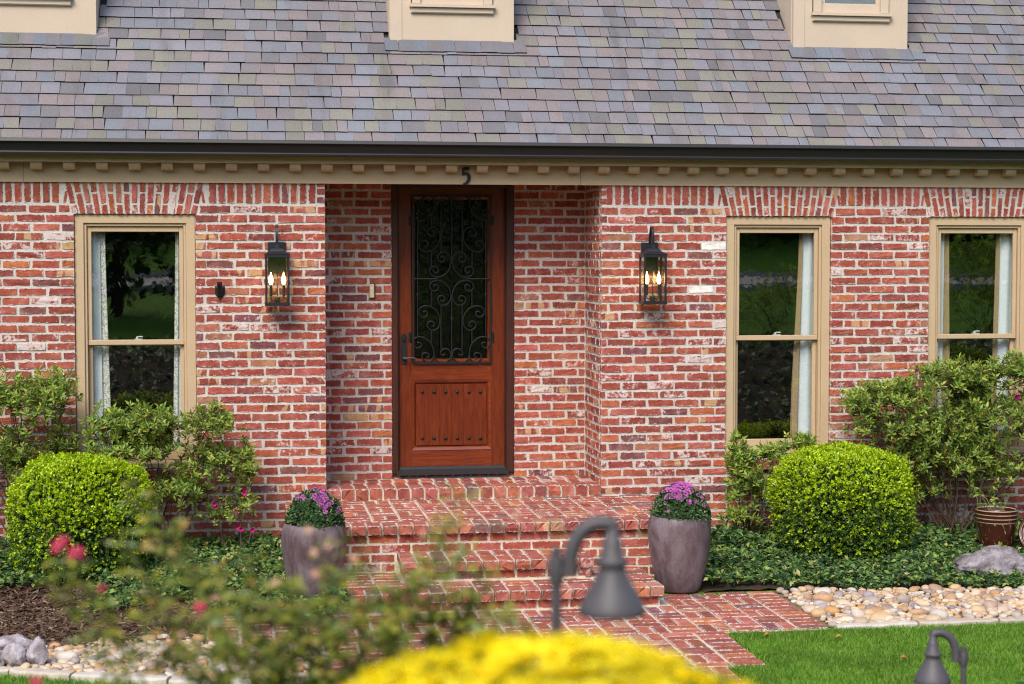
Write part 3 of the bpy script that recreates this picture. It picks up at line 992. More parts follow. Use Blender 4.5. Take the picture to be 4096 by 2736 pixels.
# ---- rooms behind the glass
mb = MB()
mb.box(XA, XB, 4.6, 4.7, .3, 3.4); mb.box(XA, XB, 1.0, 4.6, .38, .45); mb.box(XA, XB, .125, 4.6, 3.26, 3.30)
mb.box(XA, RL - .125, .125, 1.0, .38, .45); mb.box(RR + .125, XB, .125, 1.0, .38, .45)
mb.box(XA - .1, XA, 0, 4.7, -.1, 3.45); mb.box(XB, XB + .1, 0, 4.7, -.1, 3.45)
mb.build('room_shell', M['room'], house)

# ---- door
door = thing('door', None, None, (-.42, RD, .63), parent=house)
door['label'] = 'reddish mahogany door with black iron grille over rippled glass'
DY = RD + .045                                    # face of the slab
def dx(u, v=1400): return PY(u, v, DY)[0]
def dz(v, u=1805): return PY(u, v, DY)[2]
SL, SR = dx(1597), dx(2016)
Zs0, Zs1 = dz(1866), 3.145
m = MB()
m.bbox(DL, SL - .012, RD - .012, RD + .10, .618, 3.17, .008); m.bbox(SR + .012, DR, RD - .012, RD + .10, .618, 3.17, .008)
m.bbox(SL - .012, SL - .001, RD + .02, RD + .10, .62, 3.17, .003); m.bbox(SR + .001, SR + .012, RD + .02, RD + .10, .62, 3.17, .003)
m.box(SL - .012, SR + .012, RD - .011, RD + .10, 3.145, 3.17)
m.build('frame', M['doorframe'], door)
m = MB(); m.prism([(RD - .055, .612), (RD - .055, .632), (RD - .03, .640), (RD + .02, .655), (RD + .025, .676), (RD + .09, .680), (RD + .09, .612)], SL - .03, SR + .03)
m.build('threshold', M['sill_black'], door)
gx0, gx1 = dx(1658), dx(1953); gz0, gz1 = dz(1438), dz(795)          # glass opening
px0, px1 = dx(1646), dx(1965); pz0, pz1 = dz(1799), dz(1518)          # lower panel opening
SB = DY + .05
m = MB()
m.box(SL, px0, DY, SB, Zs0, Zs1); m.build('stile', M['door'], door); m = MB(); m.box(px1, SR, DY, SB, Zs0, Zs1)
m.build('stile', M['door'], door)
m = MB()
for za_, zb_ in ((Zs0, pz0), (pz1, gz0 - .012), (gz1 + .012, Zs1)):
    m = MB(); m.box(px0, px1, DY + .0005, SB, za_, zb_); m.build('rail', M['door_rail'], door)
def ring(x0, x1, z0, z1, w, y0, y1, nm, mt):
    mm = MB()
    o4 = [(x0, z0), (x1, z0), (x1, z1), (x0, z1)]; i4 = [(x0 + w, z0 + w), (x1 - w, z0 + w), (x1 - w, z1 - w), (x0 + w, z1 - w)]
    vs = [(x, y0, z) for x, z in o4] + [(x, (y0 + y1) / 2 - .004, z) for x, z in [(x0 + w * .55, z0 + w * .55), (x1 - w * .55, z0 + w * .55), (x1 - w * .55, z1 - w * .55), (x0 + w * .55, z1 - w * .55)]] + [(x, y1, z) for x, z in i4]
    fs = []
    for k in range(4):
        j = (k + 1) % 4
        fs += [(k, j, 4 + j, 4 + k), (4 + k, 4 + j, 8 + j, 8 + k)]
    mm.add(vs, fs)
    return mm.build(nm, mt, door)
ring(px0, px1, pz0, pz1, .042, DY - .004, DY + .026, 'panel_moulding', M['door_rail'])
ring(gx0 - .012, gx1 + .012, gz0 - .012, gz1 + .012, .020, DY - .003, DY + .022, 'glazing_bead', M['door_rail'])
m = MB()
npl = 6; pa, pb = px0 + .040, px1 - .040
m.box(pa - .01, pb + .01, DY + .024, SB, pz0 + .03, pz1 - .03); m.build('panel_back', M['doorframe'], door)
for k in range(npl):
    m = MB(); m.bbox(pa + (pb - pa) * k / npl + .0004, pa + (pb - pa) * (k + 1) / npl - .0004, DY + .006, DY + .024, pz0 + .041, pz1 - .041, .0012)
    m.build('plank', M['door'], door)
studm = None
for v in (1568, 1753):
    for k in range(6):
        u = 1690 + k * (1922 - 1690) / 5
        p = PY(u, v, DY + .002)
        if studm is None:
            m = MB(); m.lathe([(.0165, 0), (.0155, .006), (.011, .011), (.005, .0135), (0, .014)], (0, 0, 0), 12)
            vs = [(x, -z, y) for x, y, z in m.v]; m.v = vs
            m.f = [f[::-1] for f in m.f]
            me = bpy.data.meshes.new('stud'); me.from_pydata(m.v, [], m.f); me.materials.append(M['iron'])
            me.polygons.foreach_set('use_smooth', [True] * len(me.polygons))
            studm = me
        o = bpy.data.objects.new('stud', studm)
        o.location = Vector((p[0], DY + .007, p[2])) - OFF[door.name]
        link(o, door)
m = MB(); m.box(gx0 - .008, gx1 + .008, DY + .022, DY + .028, gz0 - .008, gz1 + .008); m.build('pane', M['doorglass'], door)
m = MB(); m.box(SL, SR, SB + .001, SB + .02, gz0 - .1, gz1 + .1)
# grille: hand-forged scrolls traced from the left half, mirrored twice
GY = DY - .016
def G(x, y):
    p = PY(1550 + x / 2.0906, 750 + y / 2.0906, GY); return Vector((p[0], GY, p[2]))
grille = thing('grille', None, None, (-.42, GY, dz(1455)), parent=door)
def mir(pts):
    for sx in (1, -1):
        for sy in (1, -1):
            yield [(535 + sx * (x - 535), 763 + sy * (y - 763)) for x, y in pts]
SCR = [
    [(527, 892), (518, 850), (495, 815), (460, 787), (415, 776), (372, 790), (351, 822), (360, 852), (388, 866), (415, 856), (424, 832), (410, 812), (388, 818), (384, 832)],
    [(529, 905), (522, 942), (500, 975), (462, 986), (430, 968), (417, 936), (430, 912), (456, 905), (476, 922), (470, 944), (450, 950), (442, 938)],
    [(300, 1044), (312, 1034), (330, 1042), (332, 1064), (312, 1082), (283, 1078), (262, 1050), (268, 1014), (300, 992), (345, 992), (395, 1018), (430, 1068), (438, 1118), (425, 1168), (388, 1194), (352, 1184), (331, 1156), (340, 1128), (366, 1118), (390, 1134), (386, 1156), (368, 1160)],
    [(248, 1302), (262, 1294), (280, 1304), (280, 1326), (258, 1340), (230, 1332), (213, 1302), (222, 1268), (254, 1250), (300, 1254), (346, 1284), (376, 1330), (386, 1385), (378, 1430), (350, 1458), (315, 1452), (290, 1425), (292, 1394), (318, 1382), (344, 1394), (342, 1416), (322, 1420)],
    [(386, 1395), (398, 1432), (430, 1458), (475, 1460), (515, 1436), (528, 1398), (518, 1364), (488, 1348), (456, 1358), (442, 1384), (456, 1402), (476, 1396), (476, 1382)],
]
BARR = .0062
for s in SCR:
    for pp in mir(s):
        cm = catmull([G(*p) for p in pp], 4)
        m = MB(); m.tube(cm, BARR, 6); m.build('scroll', M['iron'], grille, True)
def gbar(p, q, r=BARR):
    m = MB(); m.tube([G(*p), G(*q)], r, 6); m.build('bar', M['iron'], grille, True, 40)
for x in (250, 820): gbar((x, 275), (x, 1252))
gbar((535, 900), (535, 1470)); gbar((535, 62), (535, 626))
for x in (365, 705):
    gbar((x, 866), (x, 992)); gbar((x, 1196), (x, 1300)); gbar((x, 534), (x, 660)); gbar((x, 226), (x, 330))
for x in (447, 623): gbar((x, 986), (x, 1350)); gbar((x, 176), (x, 540))
gbar((203, 763), (412, 763)); gbar((658, 763), (868, 763))
m = MB()
a_, b_ = G(203, 58), G(868, 1470)
w_ = .016
for bx_ in ((a_.x, a_.x + w_, b_.z, a_.z), (b_.x - w_, b_.x, b_.z, a_.z), (a_.x + w_, b_.x - w_, a_.z - w_, a_.z), (a_.x + w_, b_.x - w_, b_.z, b_.z + w_)):
    m.box(bx_[0], bx_[1], GY - .006, GY + .008, bx_[2], bx_[3])
m.build('rim', M['iron'], grille)
def knuckle(x, y):
    m = MB(); c = G(x, y)
    m.lathe([(.006, -.018), (.010, -.015), (.007, -.009), (.012, -.003), (.013, .003), (.007, .009), (.010, .015), (.006, .018)], c, 10); m.build('knuckle', M['iron'], grille, True)
for x, y in ((250, 625), (820, 625), (250, 900), (820, 900), (535, 415), (535, 1100)): knuckle(x, y)
for x, y in ((535, 628), (535, 900), (413, 760), (658, 760)):
    m = MB(); c = G(x, y); m.box(c.x - .012, c.x + .012, GY - .010, GY + .008, c.z - .007, c.z + .007); m.build('collar', M['iron'], grille)
for x, y in ((190, 278), (880, 278), (190, 1250), (880, 1250)):
    m = MB(); c = G(x, y); m.tube([c + Vector((0, .006, -.042)), c + Vector((0, .006, .042))], .009, 8); m.box(c.x - .014, c.x + .014, DY - .005, DY + .003, c.z - .036, c.z + .036); m.build('hinge', M['iron'], grille)
# handle set
hs = thing('handle_set', None, None, (dx(1615), DY, dz(1450)), parent=door)
def H(x, y, Y=DY - .004):
    p = PY(1550 + x / 2.0906, 750 + y / 2.0906, Y); return p
m = MB()
hl, hr, ht, hb = H(113, 1230)[0], H(160, 1230)[0], H(136, 1224)[2], H(136, 1478)[2]
outl = []
xm, hw = (hl + hr) / 2, (hr - hl) / 2
for k in range(9): w = math.pi * k / 8; outl.append((xm + hw * math.cos(w), ht - hw + hw * math.sin(w)))
for k in range(9): w = math.pi + math.pi * k / 8; outl.append((xm + hw * math.cos(w), hb + hw + hw * math.sin(w)))
m.prismy(outl, DY - .012, DY + .002); m.build('escutcheon', M['iron'], hs)
m = MB(); c = H(136, 1268); m.lathe([(.012, -.016), (.013, .0), (.012, .016)], (c[0], DY - .016, c[2]), 10); m.build('lock_cylinder', M['iron'], hs, True, 40)
m = MB(); c = H(140, 1428); e = H(245, 1440)
cm = catmull([(c[0], DY - .01, c[2]), (c[0], DY - .05, c[2]), (c[0] + .03, DY - .062, c[2] + .004), (c[0] + .07, DY - .062, c[2] + .006), (c[0] + .115, DY - .055, c[2] - .010)], 4)
m.tube(cm, [.016 - .010 * min(1, i / 8) for i in range(len(cm))], 8); m.build('lever', M['lamp_metal'], hs, True, 50)

# ---- roof
roof = thing('roof', None, None, (0, -.17, 3.515), parent=house)
C45 = math.sqrt(.5)
def RP(x, s, h=0.0): return Vector((x, -.17 + s * C45 - h * C45, 3.515 + s * C45 + h * C45))
m = MB()
vs = [RP(XA - .2, -.045, -.012), RP(XB + .2, -.045, -.012), RP(XB + .2, 7, -.012), RP(XA - .2, 7, -.012), RP(XA - .2, -.02, -.06), RP(XB + .2, -.02, -.06), RP(XB + .2, 7, -.06), RP(XA - .2, 7, -.06)]
m.add(vs, [(0, 1, 2, 3), (7, 6, 5, 4), (0, 4, 5, 1), (1, 5, 6, 2), (2, 6, 7, 3), (3, 7, 4, 0)])
m.build('roof_deck', M['roofdeck'], roof)
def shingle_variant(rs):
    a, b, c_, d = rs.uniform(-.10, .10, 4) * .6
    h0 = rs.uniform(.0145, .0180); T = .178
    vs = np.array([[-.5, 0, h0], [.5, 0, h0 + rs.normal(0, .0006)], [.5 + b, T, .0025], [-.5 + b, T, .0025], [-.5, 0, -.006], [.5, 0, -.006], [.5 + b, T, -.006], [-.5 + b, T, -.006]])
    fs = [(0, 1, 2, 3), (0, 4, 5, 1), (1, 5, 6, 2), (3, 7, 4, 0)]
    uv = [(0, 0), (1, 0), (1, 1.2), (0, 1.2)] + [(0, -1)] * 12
    return vs, fs, uv
_rs = np.random.default_rng(11)
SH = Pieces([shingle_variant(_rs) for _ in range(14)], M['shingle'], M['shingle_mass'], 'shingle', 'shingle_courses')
SHC = [((.206, .199, .226), 32), ((.217, .194, .204), 24), ((.214, .202, .178), 18), ((.226, .192, .195), 15), ((.196, .205, .234), 18), ((.160, .153, .165), 8)]
def shc(k=1.0):
    c = random.choices([r[0] for r in SHC], [r[1] for r in SHC])[0]
    k *= random.uniform(.9, 1.1)
    return (c[0] * k, c[1] * k, c[2] * k, 1)
DORM = [(-4.62, -3.475), (-.967, .129), (2.688, 3.769)]
DYF = .735
def dz_of(y): return 3.515 + (y + .17)
s_dorm = (DYF + .17) / C45
nrows = 24
for i in range(-1, nrows):
    s0 = .066 + .147 * i
    x = XA - .2 + random.uniform(0, .12)
    wav = random.uniform(0, 6)
    while x < XB + .2:
        w = random.choice((.085, .12, .14, .15, .155, .165, .19))
        xc = x + w / 2
        mid = s0 + .08
        inside = mid > s_dorm + .03 and any(a + .01 < xc < b - .01 for a, b in DORM)
        if not inside:
            p = RP(xc, s0 + .004 * math.sin(xc * 1.3 + wav) + random.uniform(-.002, .002), random.uniform(-.001, .002))
            Mx = np.eye(4)
            Mx[:3, 0] = (w - .0032, 0, random.uniform(-.002, .002)); Mx[:3, 1] = (0, C45, C45); Mx[:3, 2] = (0, -C45, C45); Mx[:3, 3] = p
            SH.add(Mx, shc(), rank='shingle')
        x += w
# apron shingles lapped below each dormer
for a, b in DORM:
    x = a - .05
    while x < b + .06:
        w = random.uniform(.10, .15)
        p = RP(x + w / 2, s_dorm - .155 + random.uniform(-.004, .004), .010)
        Mx = np.eye(4)
        Mx[:3, 0] = (w * 1.0, 0, 0); Mx[:3, 1] = (0, C45 * 1.08, C45 * 1.08); Mx[:3, 2] = (0, -C45, C45); Mx[:3, 3] = p
        c = shc(.85)
        c = (c[0] * .92, c[1] * 1.0, c[2] * 1.05, 1)
        SH.add(Mx, c, rank='shingle')
        x += w
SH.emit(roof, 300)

# ---- dormers
def dormer(a, b, glass):
    d = thing('dormer', None, None, ((a + b) / 2, DYF, 4.42), parent=house)
    xm = (a + b) / 2
    wl, wr = xm - .365, xm + .365            # window trim outer
    z0, zt = 4.36, 6.4
    zs = 4.672                                # sill underside
    m = MB()
    m.box(a + .105, wl, DYF, DYF + .06, z0, zt); m.box(wr, b - .105, DYF, DYF + .06, z0, zt); m.box(wl, wr, DYF, DYF + .06, z0, zs + .02); m.box(wl, wr, DYF, DYF + .06, 6.05, zt)
    m.build('front_panel', M['dormer'], d)
    m = MB()
    m.bbox(a, a + .105, DYF - .006, DYF + .05, z0, zt, .002); m.build('corner_board', M['dormer'], d); m = MB(); m.bbox(b - .105, b, DYF - .006, DYF + .05, z0, zt, .002)
    m.build('corner_board', M['dormer'], d)
    m = MB()
    for x0, x1 in ((a + .004, a + .04), (b - .04, b - .004)):
        m.add([(x0, DYF + .04, z0 - .1), (x0, DYF + .04, zt), (x0, DYF + 2.1, zt), (x1, DYF + .04, z0 - .1), (x1, DYF + .04, zt), (x1, DYF + 2.1, zt)], [(0, 2, 1), (3, 4, 5), (0, 3, 5, 2), (0, 1, 4, 3), (1, 2, 5, 4)])
    m.build('cheek', M['dormer'], d)
    # boards of the cheek, sloping with the roof
    for k in range(7):
        for x0, x1 in ((a - .006, a + .003), (b - .003, b + .006)):
            off_ = .17 * k
            m = MB()
            y0 = DYF + .05 + off_; y1 = min(DYF + .05 + off_ + .166, DYF + 2.0)
            zb0 = 3.515 + (y0 + .17) - .02; zb1 = 3.515 + (y1 + .17) - .02
            vs = [(x0, y0, zb0), (x0, y1, zb1), (x0, y1, zt), (x0, y0, zt), (x1, y0, zb0), (x1, y1, zb1), (x1, y1, zt), (x1, y0, zt)]
            m.add(vs, [(0, 3, 2, 1), (4, 5, 6, 7), (0, 1, 5, 4), (1, 2, 6, 5), (2, 3, 7, 6), (3, 0, 4, 7)])
            m.build('cheek_board', M['dormer'], d)
    m = MB()
    m.prism([(DYF - .055, zs + .05), (DYF - .055, zs + .075), (DYF + .01, zs + .085), (DYF + .01, zs + .048)], wl - .012, wr + .012)
    m.bbox(wl, wr, DYF - .030, DYF + .004, zs, zs + .05, .008)
    m.build('sill', M['dormer'], d)
    m = MB()
    m.bbox(wl + .01, wl + .085, DYF - .022, DYF + .05, zs + .08, 6.0); m.bbox(wr - .085, wr - .01, DYF - .022, DYF + .05, zs + .08, 6.0)
    m.build('window_casing', M['dormer'], d)
    m = MB()
    m.bbox(wl + .085, wr - .085, DYF + .004, DYF + .05, zs + .08, zs + .165); m.bbox(wl + .085, wl + .125, DYF + .0045, DYF + .05, zs + .165, 6.0); m.bbox(wr - .125, wr - .085, DYF + .0045, DYF + .05, zs + .165, 6.0)
    m.build('sash', M['dormer'], d)
    m = MB(); m.box(wl + .12, wr - .12, DYF + .03, DYF + .034, zs + .16, 6.0); m.build('pane', M['glass'], d)
    m = MB(); m.box(wl, wr, DYF + 1.5, DYF + 1.55, zs + .0, zt); m.build('inner_wall', M['room'], d)
for k, (a, b) in enumerate(DORM): dormer(a, b, k == 2)

# ------------------------------------------------------------------ brick steps
ZL, ZM, ZS = .493, .285, .142            # landing, middle step, lower step
LX0, LX1, LYF = -1.93, 1.13, -1.47
MX0, MX1, MYF = -1.12, .335, -1.93
SX0, SX1, SYF = -1.53, .765, -2.39
steps = thing('brick_steps', 'red brick entrance steps with basketweave landing and rounded nosing bricks', 'steps', (-.4, -1.2, 0))
mb = MB()
mb.box(LX0 + .03, LX1 - .03, LYF + .05, -.001, -.1, ZL - .010)
mb.box(RL + .002, RR - .002, .001, RD - .003, -.1, .5755)
mb.box(RL + .02, RR - .02, -.02, .001, -.1, .572)
mb.box(MX0 + .03, MX1 - .03, MYF + .05, LYF + .05, -.1, ZM - .010)
mb.box(SX0 + .03, SX1 - .03, SYF + .05, LYF + .049, -.1, ZS - .010)
core = mb.build('mortar_bed', M['joint'], steps)
SP = Pieces(PAVEV, M['paver'], M['paver_mass'], 'brick', 'riser_brickwork')
def pave_col():
    c = brick_color(.6, .01)
    return (c[0] * 1.05, c[1] * 1.32, c[2] * 1.30, c[3])
def flat(xc, yc, z, lx, ly, along='x', dep=.06):
    """paving brick, top face up"""
    if along == 'x': ex = (1, 0, 0); L, Hh = lx, ly
    else: ex = (0, 1, 0); L, Hh = ly, lx
    return frame((xc, yc, z + random.uniform(-.003, .003)), ex, (0, 0, 1), L, dep, Hh, random.uniform(-.012, .012))
def weave(P, x0, x1, y0, y1, z, mod=.222, j=.016, phase=0, clip=None):
    nx = max(1, round((x1 - x0) / mod)); mx = (x1 - x0) / nx
    ny = int(math.ceil((y1 - y0) / mod))
    for i in range(nx):
        for k in range(ny):
            cx, cy = x0 + (i + .5) * mx, y1 - (k + .5) * mod
            if clip and not clip(cx, cy): continue
            h = mod / 2
            for q in (-1, 1):
                if (i + k + phase) % 2:
                    yc = cy + q * h / 2
                    if yc - h / 2 < y0 - .02: continue
                    P.add(flat(cx, yc, z, mx - j, h - j * .75), pave_col())
                else:
                    yy0 = max(cy - mod / 2, y0)
                    P.add(flat(cx + q * mx / 4, (yy0 + cy + mod / 2) / 2, z, mx / 2 - j, (cy + mod / 2 - yy0) - j * .75, 'y'), pave_col())
def stack(P, x0, x1, y0, y1, z, p=.109, j=.014):
    n_ = max(1, round((y1 - y0) / p)); d = (y1 - y0) / n_
    for k in range(n_): P.add(flat((x0 + x1) / 2, y0 + (k + .5) * d, z, x1 - x0 - j, d - j), pave_col())
def nosing(P, x0, x1, yf, depth, ztop, h=.072, p=.1165, j=.016):
    n_ = round((x1 - x0) / p); d = (x1 - x0) / n_
    for k in range(n_):
        P.add(frame((x0 + (k + .5) * d, yf + random.uniform(-.004, .004), ztop - h / 2 + random.uniform(-.002, .002)), (1, 0, 0), (0, -1, 0), d - j, depth, h, random.uniform(-.01, .01)), pave_col())
# threshold in the recess
nosing(SP, RL + .004, RR - .004, -.036, .21, .590, .098, .1155)
for r in (0, 1):
    n_ = 20; d = (RR - RL) / n_
    for k in range(n_):
        SP.add(flat(RL + (k + .5) * d + (.02 if r else 0), .215 + .245 * r + .09, .5815, d - .016, .232, 'y'), brick_color(1.6, 0))
# landing
nosing(SP, LX0, LX1, LYF, .205, ZL)
weave(SP, LX0 + .215, LX1 - .215, LYF + .212, -.040, ZL)
stack(SP, LX0, LX0 + .212, LYF + .212, -.006, ZL); stack(SP, LX1 - .212, LX1, LYF + .212, -.006, ZL)
# middle and lower treads
nosing(SP, MX0, MX1, MYF, .235, ZM); 
n_ = 12; d = (MX1 - MX0) / n_
for k in range(n_): SP.add(flat(MX0 + (k + .5) * d, MYF + .36, ZM, d - .016, .228, 'y'), pave_col())
nosing(SP, SX0, SX1, SYF, .205, ZS)
nb = 10; d = (SX1 - SX0) / nb
for k in range(nb):
    xc = SX0 + (k + .5) * d
    for r in range(2): SP.add(flat(xc, SYF + .265 + r * .112, ZS, d - .014, .098), pave_col())
for x0, x1 in ((SX0, MX0 - .0), (MX1, SX1)):
    m_ = max(1, round((x1 - x0) / .215)); dd = (x1 - x0) / m_
    for q in range(m_):
        for r in range(4): SP.add(flat(x0 + (q + .5) * dd, SYF + .265 + .224 + r * .112, ZS, dd - .014, .098), pave_col())
# risers
def riser(x0, x1, y, zc, off=0):
    x = x0 + off
    xa = x0
    while xa < x1 - .03:
        xb = min(x, x1) if x > xa + .02 else xa
        if xb > xa + .03:
            SP.add(frame(((xa + xb) / 2, y, zc), (1, 0, 0), (0, -1, 0), xb - xa - .014, .04, .058, random.uniform(-.01, .01)), brick_color(.9, .03)); xa = xb
        x += .2335
for zc, o_ in ((.384, .1), (.311, .2)): riser(LX0 + .03, LX1 - .03, LYF + .044, zc, o_)
for x0, x1 in ((LX0 + .03, MX0 - .002), (MX1 + .002, LX1 - .03)):
    riser(x0, x1, LYF + .044, .238, .12); riser(x0, x1, LYF + .044, .166, .2)
for x0, x1 in ((LX0 + .03, SX0), (SX1, LX1 - .03)): riser(x0, x1, LYF + .044, .09, .1); riser(x0, x1, LYF + .044, .018, .2)
riser(MX0 + .03, MX1 - .03, MYF + .044, .176, .13); riser(SX0 + .03, SX1 - .03, SYF + .044, .033, .16)
for side, xx, nn in ((0, MX0 + .028, -1), (1, MX1 - .028, 1)):
    for k in range(2): SP.add(frame((xx, -1.62 - .2 * k, .176), (0, -nn * -1, 0) if nn > 0 else (0, -1, 0), (nn, 0, 0), .185, .04, .058), brick_color(1.2, 0))
for xx, nn in ((LX0 + .028, -1), (LX1 - .028, 1)):
    for r in range(4):
        for k in range(6): SP.add(frame((xx, -.14 - .2335 * k + (.06 if r % 2 else 0), .384 - .073 * r), (0, 1, 0) if nn > 0 else (0, -1, 0), (nn, 0, 0), .215, .04, .058), brick_color(1.2, 0))
SP.emit(core, 300, [(2150, 2060, 2600, 2480), (1050, 1980, 1400, 2400)])

# ------------------------------------------------------------------ walkway
mb = MB()
mb.box(-2.52, 1.70, -3.31, -1.96, -.08, -.006); mb.box(-1.76, .95, -4.325, -3.31, -.08, -.006); mb.box(-1.50, .69, -5.05, -4.325, -.08, -.006)
walk = mb.build('walkway', M['joint'])
tag(walk, 'red brick basketweave walkway with pale mortar joints below the steps', 'walkway', kind='structure')
WP = Pieces(PAVEV, M['paver'], M['paver_mass'], 'brick', 'paving_brickwork')
def notstep(x, y): return not (SX0 - .05 < x < SX1 + .05 and y > SYF + .02)
zz = .004
weave(WP, -2.52 + .22, 1.70 - .22, -3.31, -1.97, zz, .2235, .017, 1, notstep)
stack(WP, 1.70 - .215, 1.70, -3.31, -1.97, zz); stack(WP, -2.52, -2.52 + .215, -3.31, -1.97, zz)
weave(WP, -1.76 + .22, .95 - .22, -4.325, -3.315, zz, .2235, .017, 0)
stack(WP, .95 - .215, .95, -4.325, -3.315, zz); stack(WP, -1.76, -1.76 + .215, -4.325, -3.315, zz)
weave(WP, -1.50 + .0, .69, -5.05, -4.33, zz, .2235, .017, 1)
WP.emit(walk, 300, [(2150, 2200, 2600, 2500), (1300, 2560, 3000, 2736), (1000, 2400, 1900, 2560)])

# ------------------------------------------------------------------ beds
def in_bedR(x, y): return (x > 1.16) & (y > -2.35) & ((x > 1.72) | (y > -1.97))
def in_bedL(x, y): return (x < -1.95) & (y > -3.25) & ((x < -2.54) | (y > -1.97))
sheet('garden_bed', np.linspace(1.1, 7.5, 90), np.linspace(-2.45, .0, 40), .004, M['soil'], .02, lambda x, y: (x > 1.15) & ((x > 1.72) | (y > -1.95)))['label'] = 'planted garden bed between the landing and azalea window'
sheet('garden_bed', np.linspace(-7.5, -1.9, 90), np.linspace(-3.3, .0, 50), .004, M['soil'], .02, lambda x, y: (x < -2.54) | (y > -1.95))['label'] = 'mulched garden bed under the left window'

# planted bank in front of the camera position; its dark cover is what the lower panes mirror
tag(sheet('planted_bank', np.concatenate([np.linspace(-16, -2, 30), np.linspace(-1.8, 2.6, 20), np.linspace(2.8, 16, 30)]), np.linspace(-13.2, -5.75, 40), .012, M['soil'], .03), 'dark planted bank rising towards the street', 'bank')

# ------------------------------------------------------------------ river stones and edging
def pebble_mesh(rs):
    import bmesh
    bm = bmesh.new(); bmesh.ops.create_icosphere(bm, subdivisions=2, radius=1)
    o = Vector(rs.uniform(-9, 9, 3))
    for v in bm.verts:
        k = 1 + .20 * mnoise.noise(v.co * 1.1 + o)
        v.co *= k
        if v.co.z > .55: v.co.z = .55 + (v.co.z - .55) * .6
    me = bpy.data.meshes.new('stone'); bm.to_mesh(me); bm.free()
    me.polygons.foreach_set('use_smooth', [True] * len(me.polygons)); me.materials.append(M['pebble'])
    return me
_rs = np.random.default_rng(5)
PEB = [pebble_mesh(_rs) for _ in range(9)]
def pebble_bed(name, label, inside, x0, x1, y0, y1, n_, base, seed, limit=300):
    rs = np.random.default_rng(seed)
    b = sheet('pebble_bed', np.linspace(x0 - .1, x1 + .1, 100), np.linspace(y0 - .1, y1 + .1, 40), base - .004, M['gravelbase'], .01, lambda x, y: inside(x, y) | inside(x + .05, y) | inside(x - .05, y) | inside(x, y + .05) | inside(x, y - .05))
    b['label'] = label
    pts = []
    cell = {}
    tries = 0
    while len(pts) < n_ and tries < n_ * 40:
        tries += 1
        x, y = rs.uniform(x0, x1), rs.uniform(y0, y1)
        if not inside(np.array([x]), np.array([y]))[0]: continue
        r = float(np.clip(rs.lognormal(math.log(.030), .40), .014, .066))
        ci, cj = int(x / .07), int(y / .07)
        if any((x - q[0]) ** 2 + (y - q[1]) ** 2 < (.70 * (r + q[2])) ** 2 for di in (-1, 0, 1) for dj in (-1, 0, 1) for q in cell.get((ci + di, cj + dj), ())): continue
        cell.setdefault((ci, cj), []).append((x, y, r)); pts.append((x, y, r))
    P = np.array(pts)
    uu, vv, zz_ = proj(np.column_stack([P[:, 0], P[:, 1], np.full(len(P), .02)]))
    seen = (uu > 10) & (uu < 4086) & (vv < 2720)
    score = (P[:, 2] / zz_) * np.where(seen, 1, .02)
    order = np.argsort(-score)
    Vs, Fs, bb = [], [], 0
    for rank_, k in enumerate(order):
        x, y, r = P[k]
        me = PEB[rs.integers(len(PEB))]
        s_ = Vector((r * rs.uniform(.9, 1.35), r * rs.uniform(.8, 1.1), r * rs.uniform(.55, .85)))
        Mx = Matrix.Translation((x, y, gzs(x, y) + base + s_.z * .42 + rs.uniform(0, .010))) @ Matrix.Rotation(rs.uniform(0, 6.28), 4, 'Z') @ Matrix.Rotation(rs.normal(0, .25), 4, 'X') @ Matrix.Diagonal((*s_, 1))
        if rank_ < limit:
            o = bpy.data.objects.new('stone', me); o.matrix_basis = Mx; col.objects.link(o); o.parent = b
        else:
            vs = np.array([v.co[:] for v in me.vertices]); A = np.array(Mx)
            fs = np.array([p.vertices[:] for p in me.polygons])
            Vs.append(vs @ A[:3, :3].T + A[:3, 3]); Fs.append(fs + bb); bb += len(vs)
    if Vs:
        o = np_mesh('small_stones', np.concatenate(Vs), np.concatenate(Fs), M['pebble'], b, True); o['kind'] = 'stuff'
    return b
def back_R(x): return -2.14 - .10 * np.sin(x * 2.1) - .05 * np.sin(x * 5.3 + 1)
def edge_R(x): return -3.30 + .045 * np.clip(x - 2.4, 0, 9)
pebR = pebble_bed('pebble_bed', 'tan and grey river stone bed between the right lawn and ground cover',
                  lambda x, y: (y < back_R(x)) & (y > edge_R(x)) & (x > 1.72), 1.72, 4.9, -3.3, -1.95, 1100, .004, 21)
def edge_L(x): return np.interp(x, [-5, -3.76, -3.14, -2.4, -1.7], [-3.35, -3.72, -4.02, -4.28, -4.5])
def back_L(x): return -3.12 - .08 * np.sin(x * 3.0) - np.clip(-3.45 - x, 0, 1) * .35
pebL = pebble_bed('pebble_bed', 'river stone bed in front of the bark mulch, partly behind the rose canes',
                  lambda x, y: (y < back_L(x)) & (y > edge_L(x)) & ((x < -2.55) | (y < -3.32)) & (x < -1.78), -4.9, -1.78, -4.5, -3.05, 1000, .004, 22)
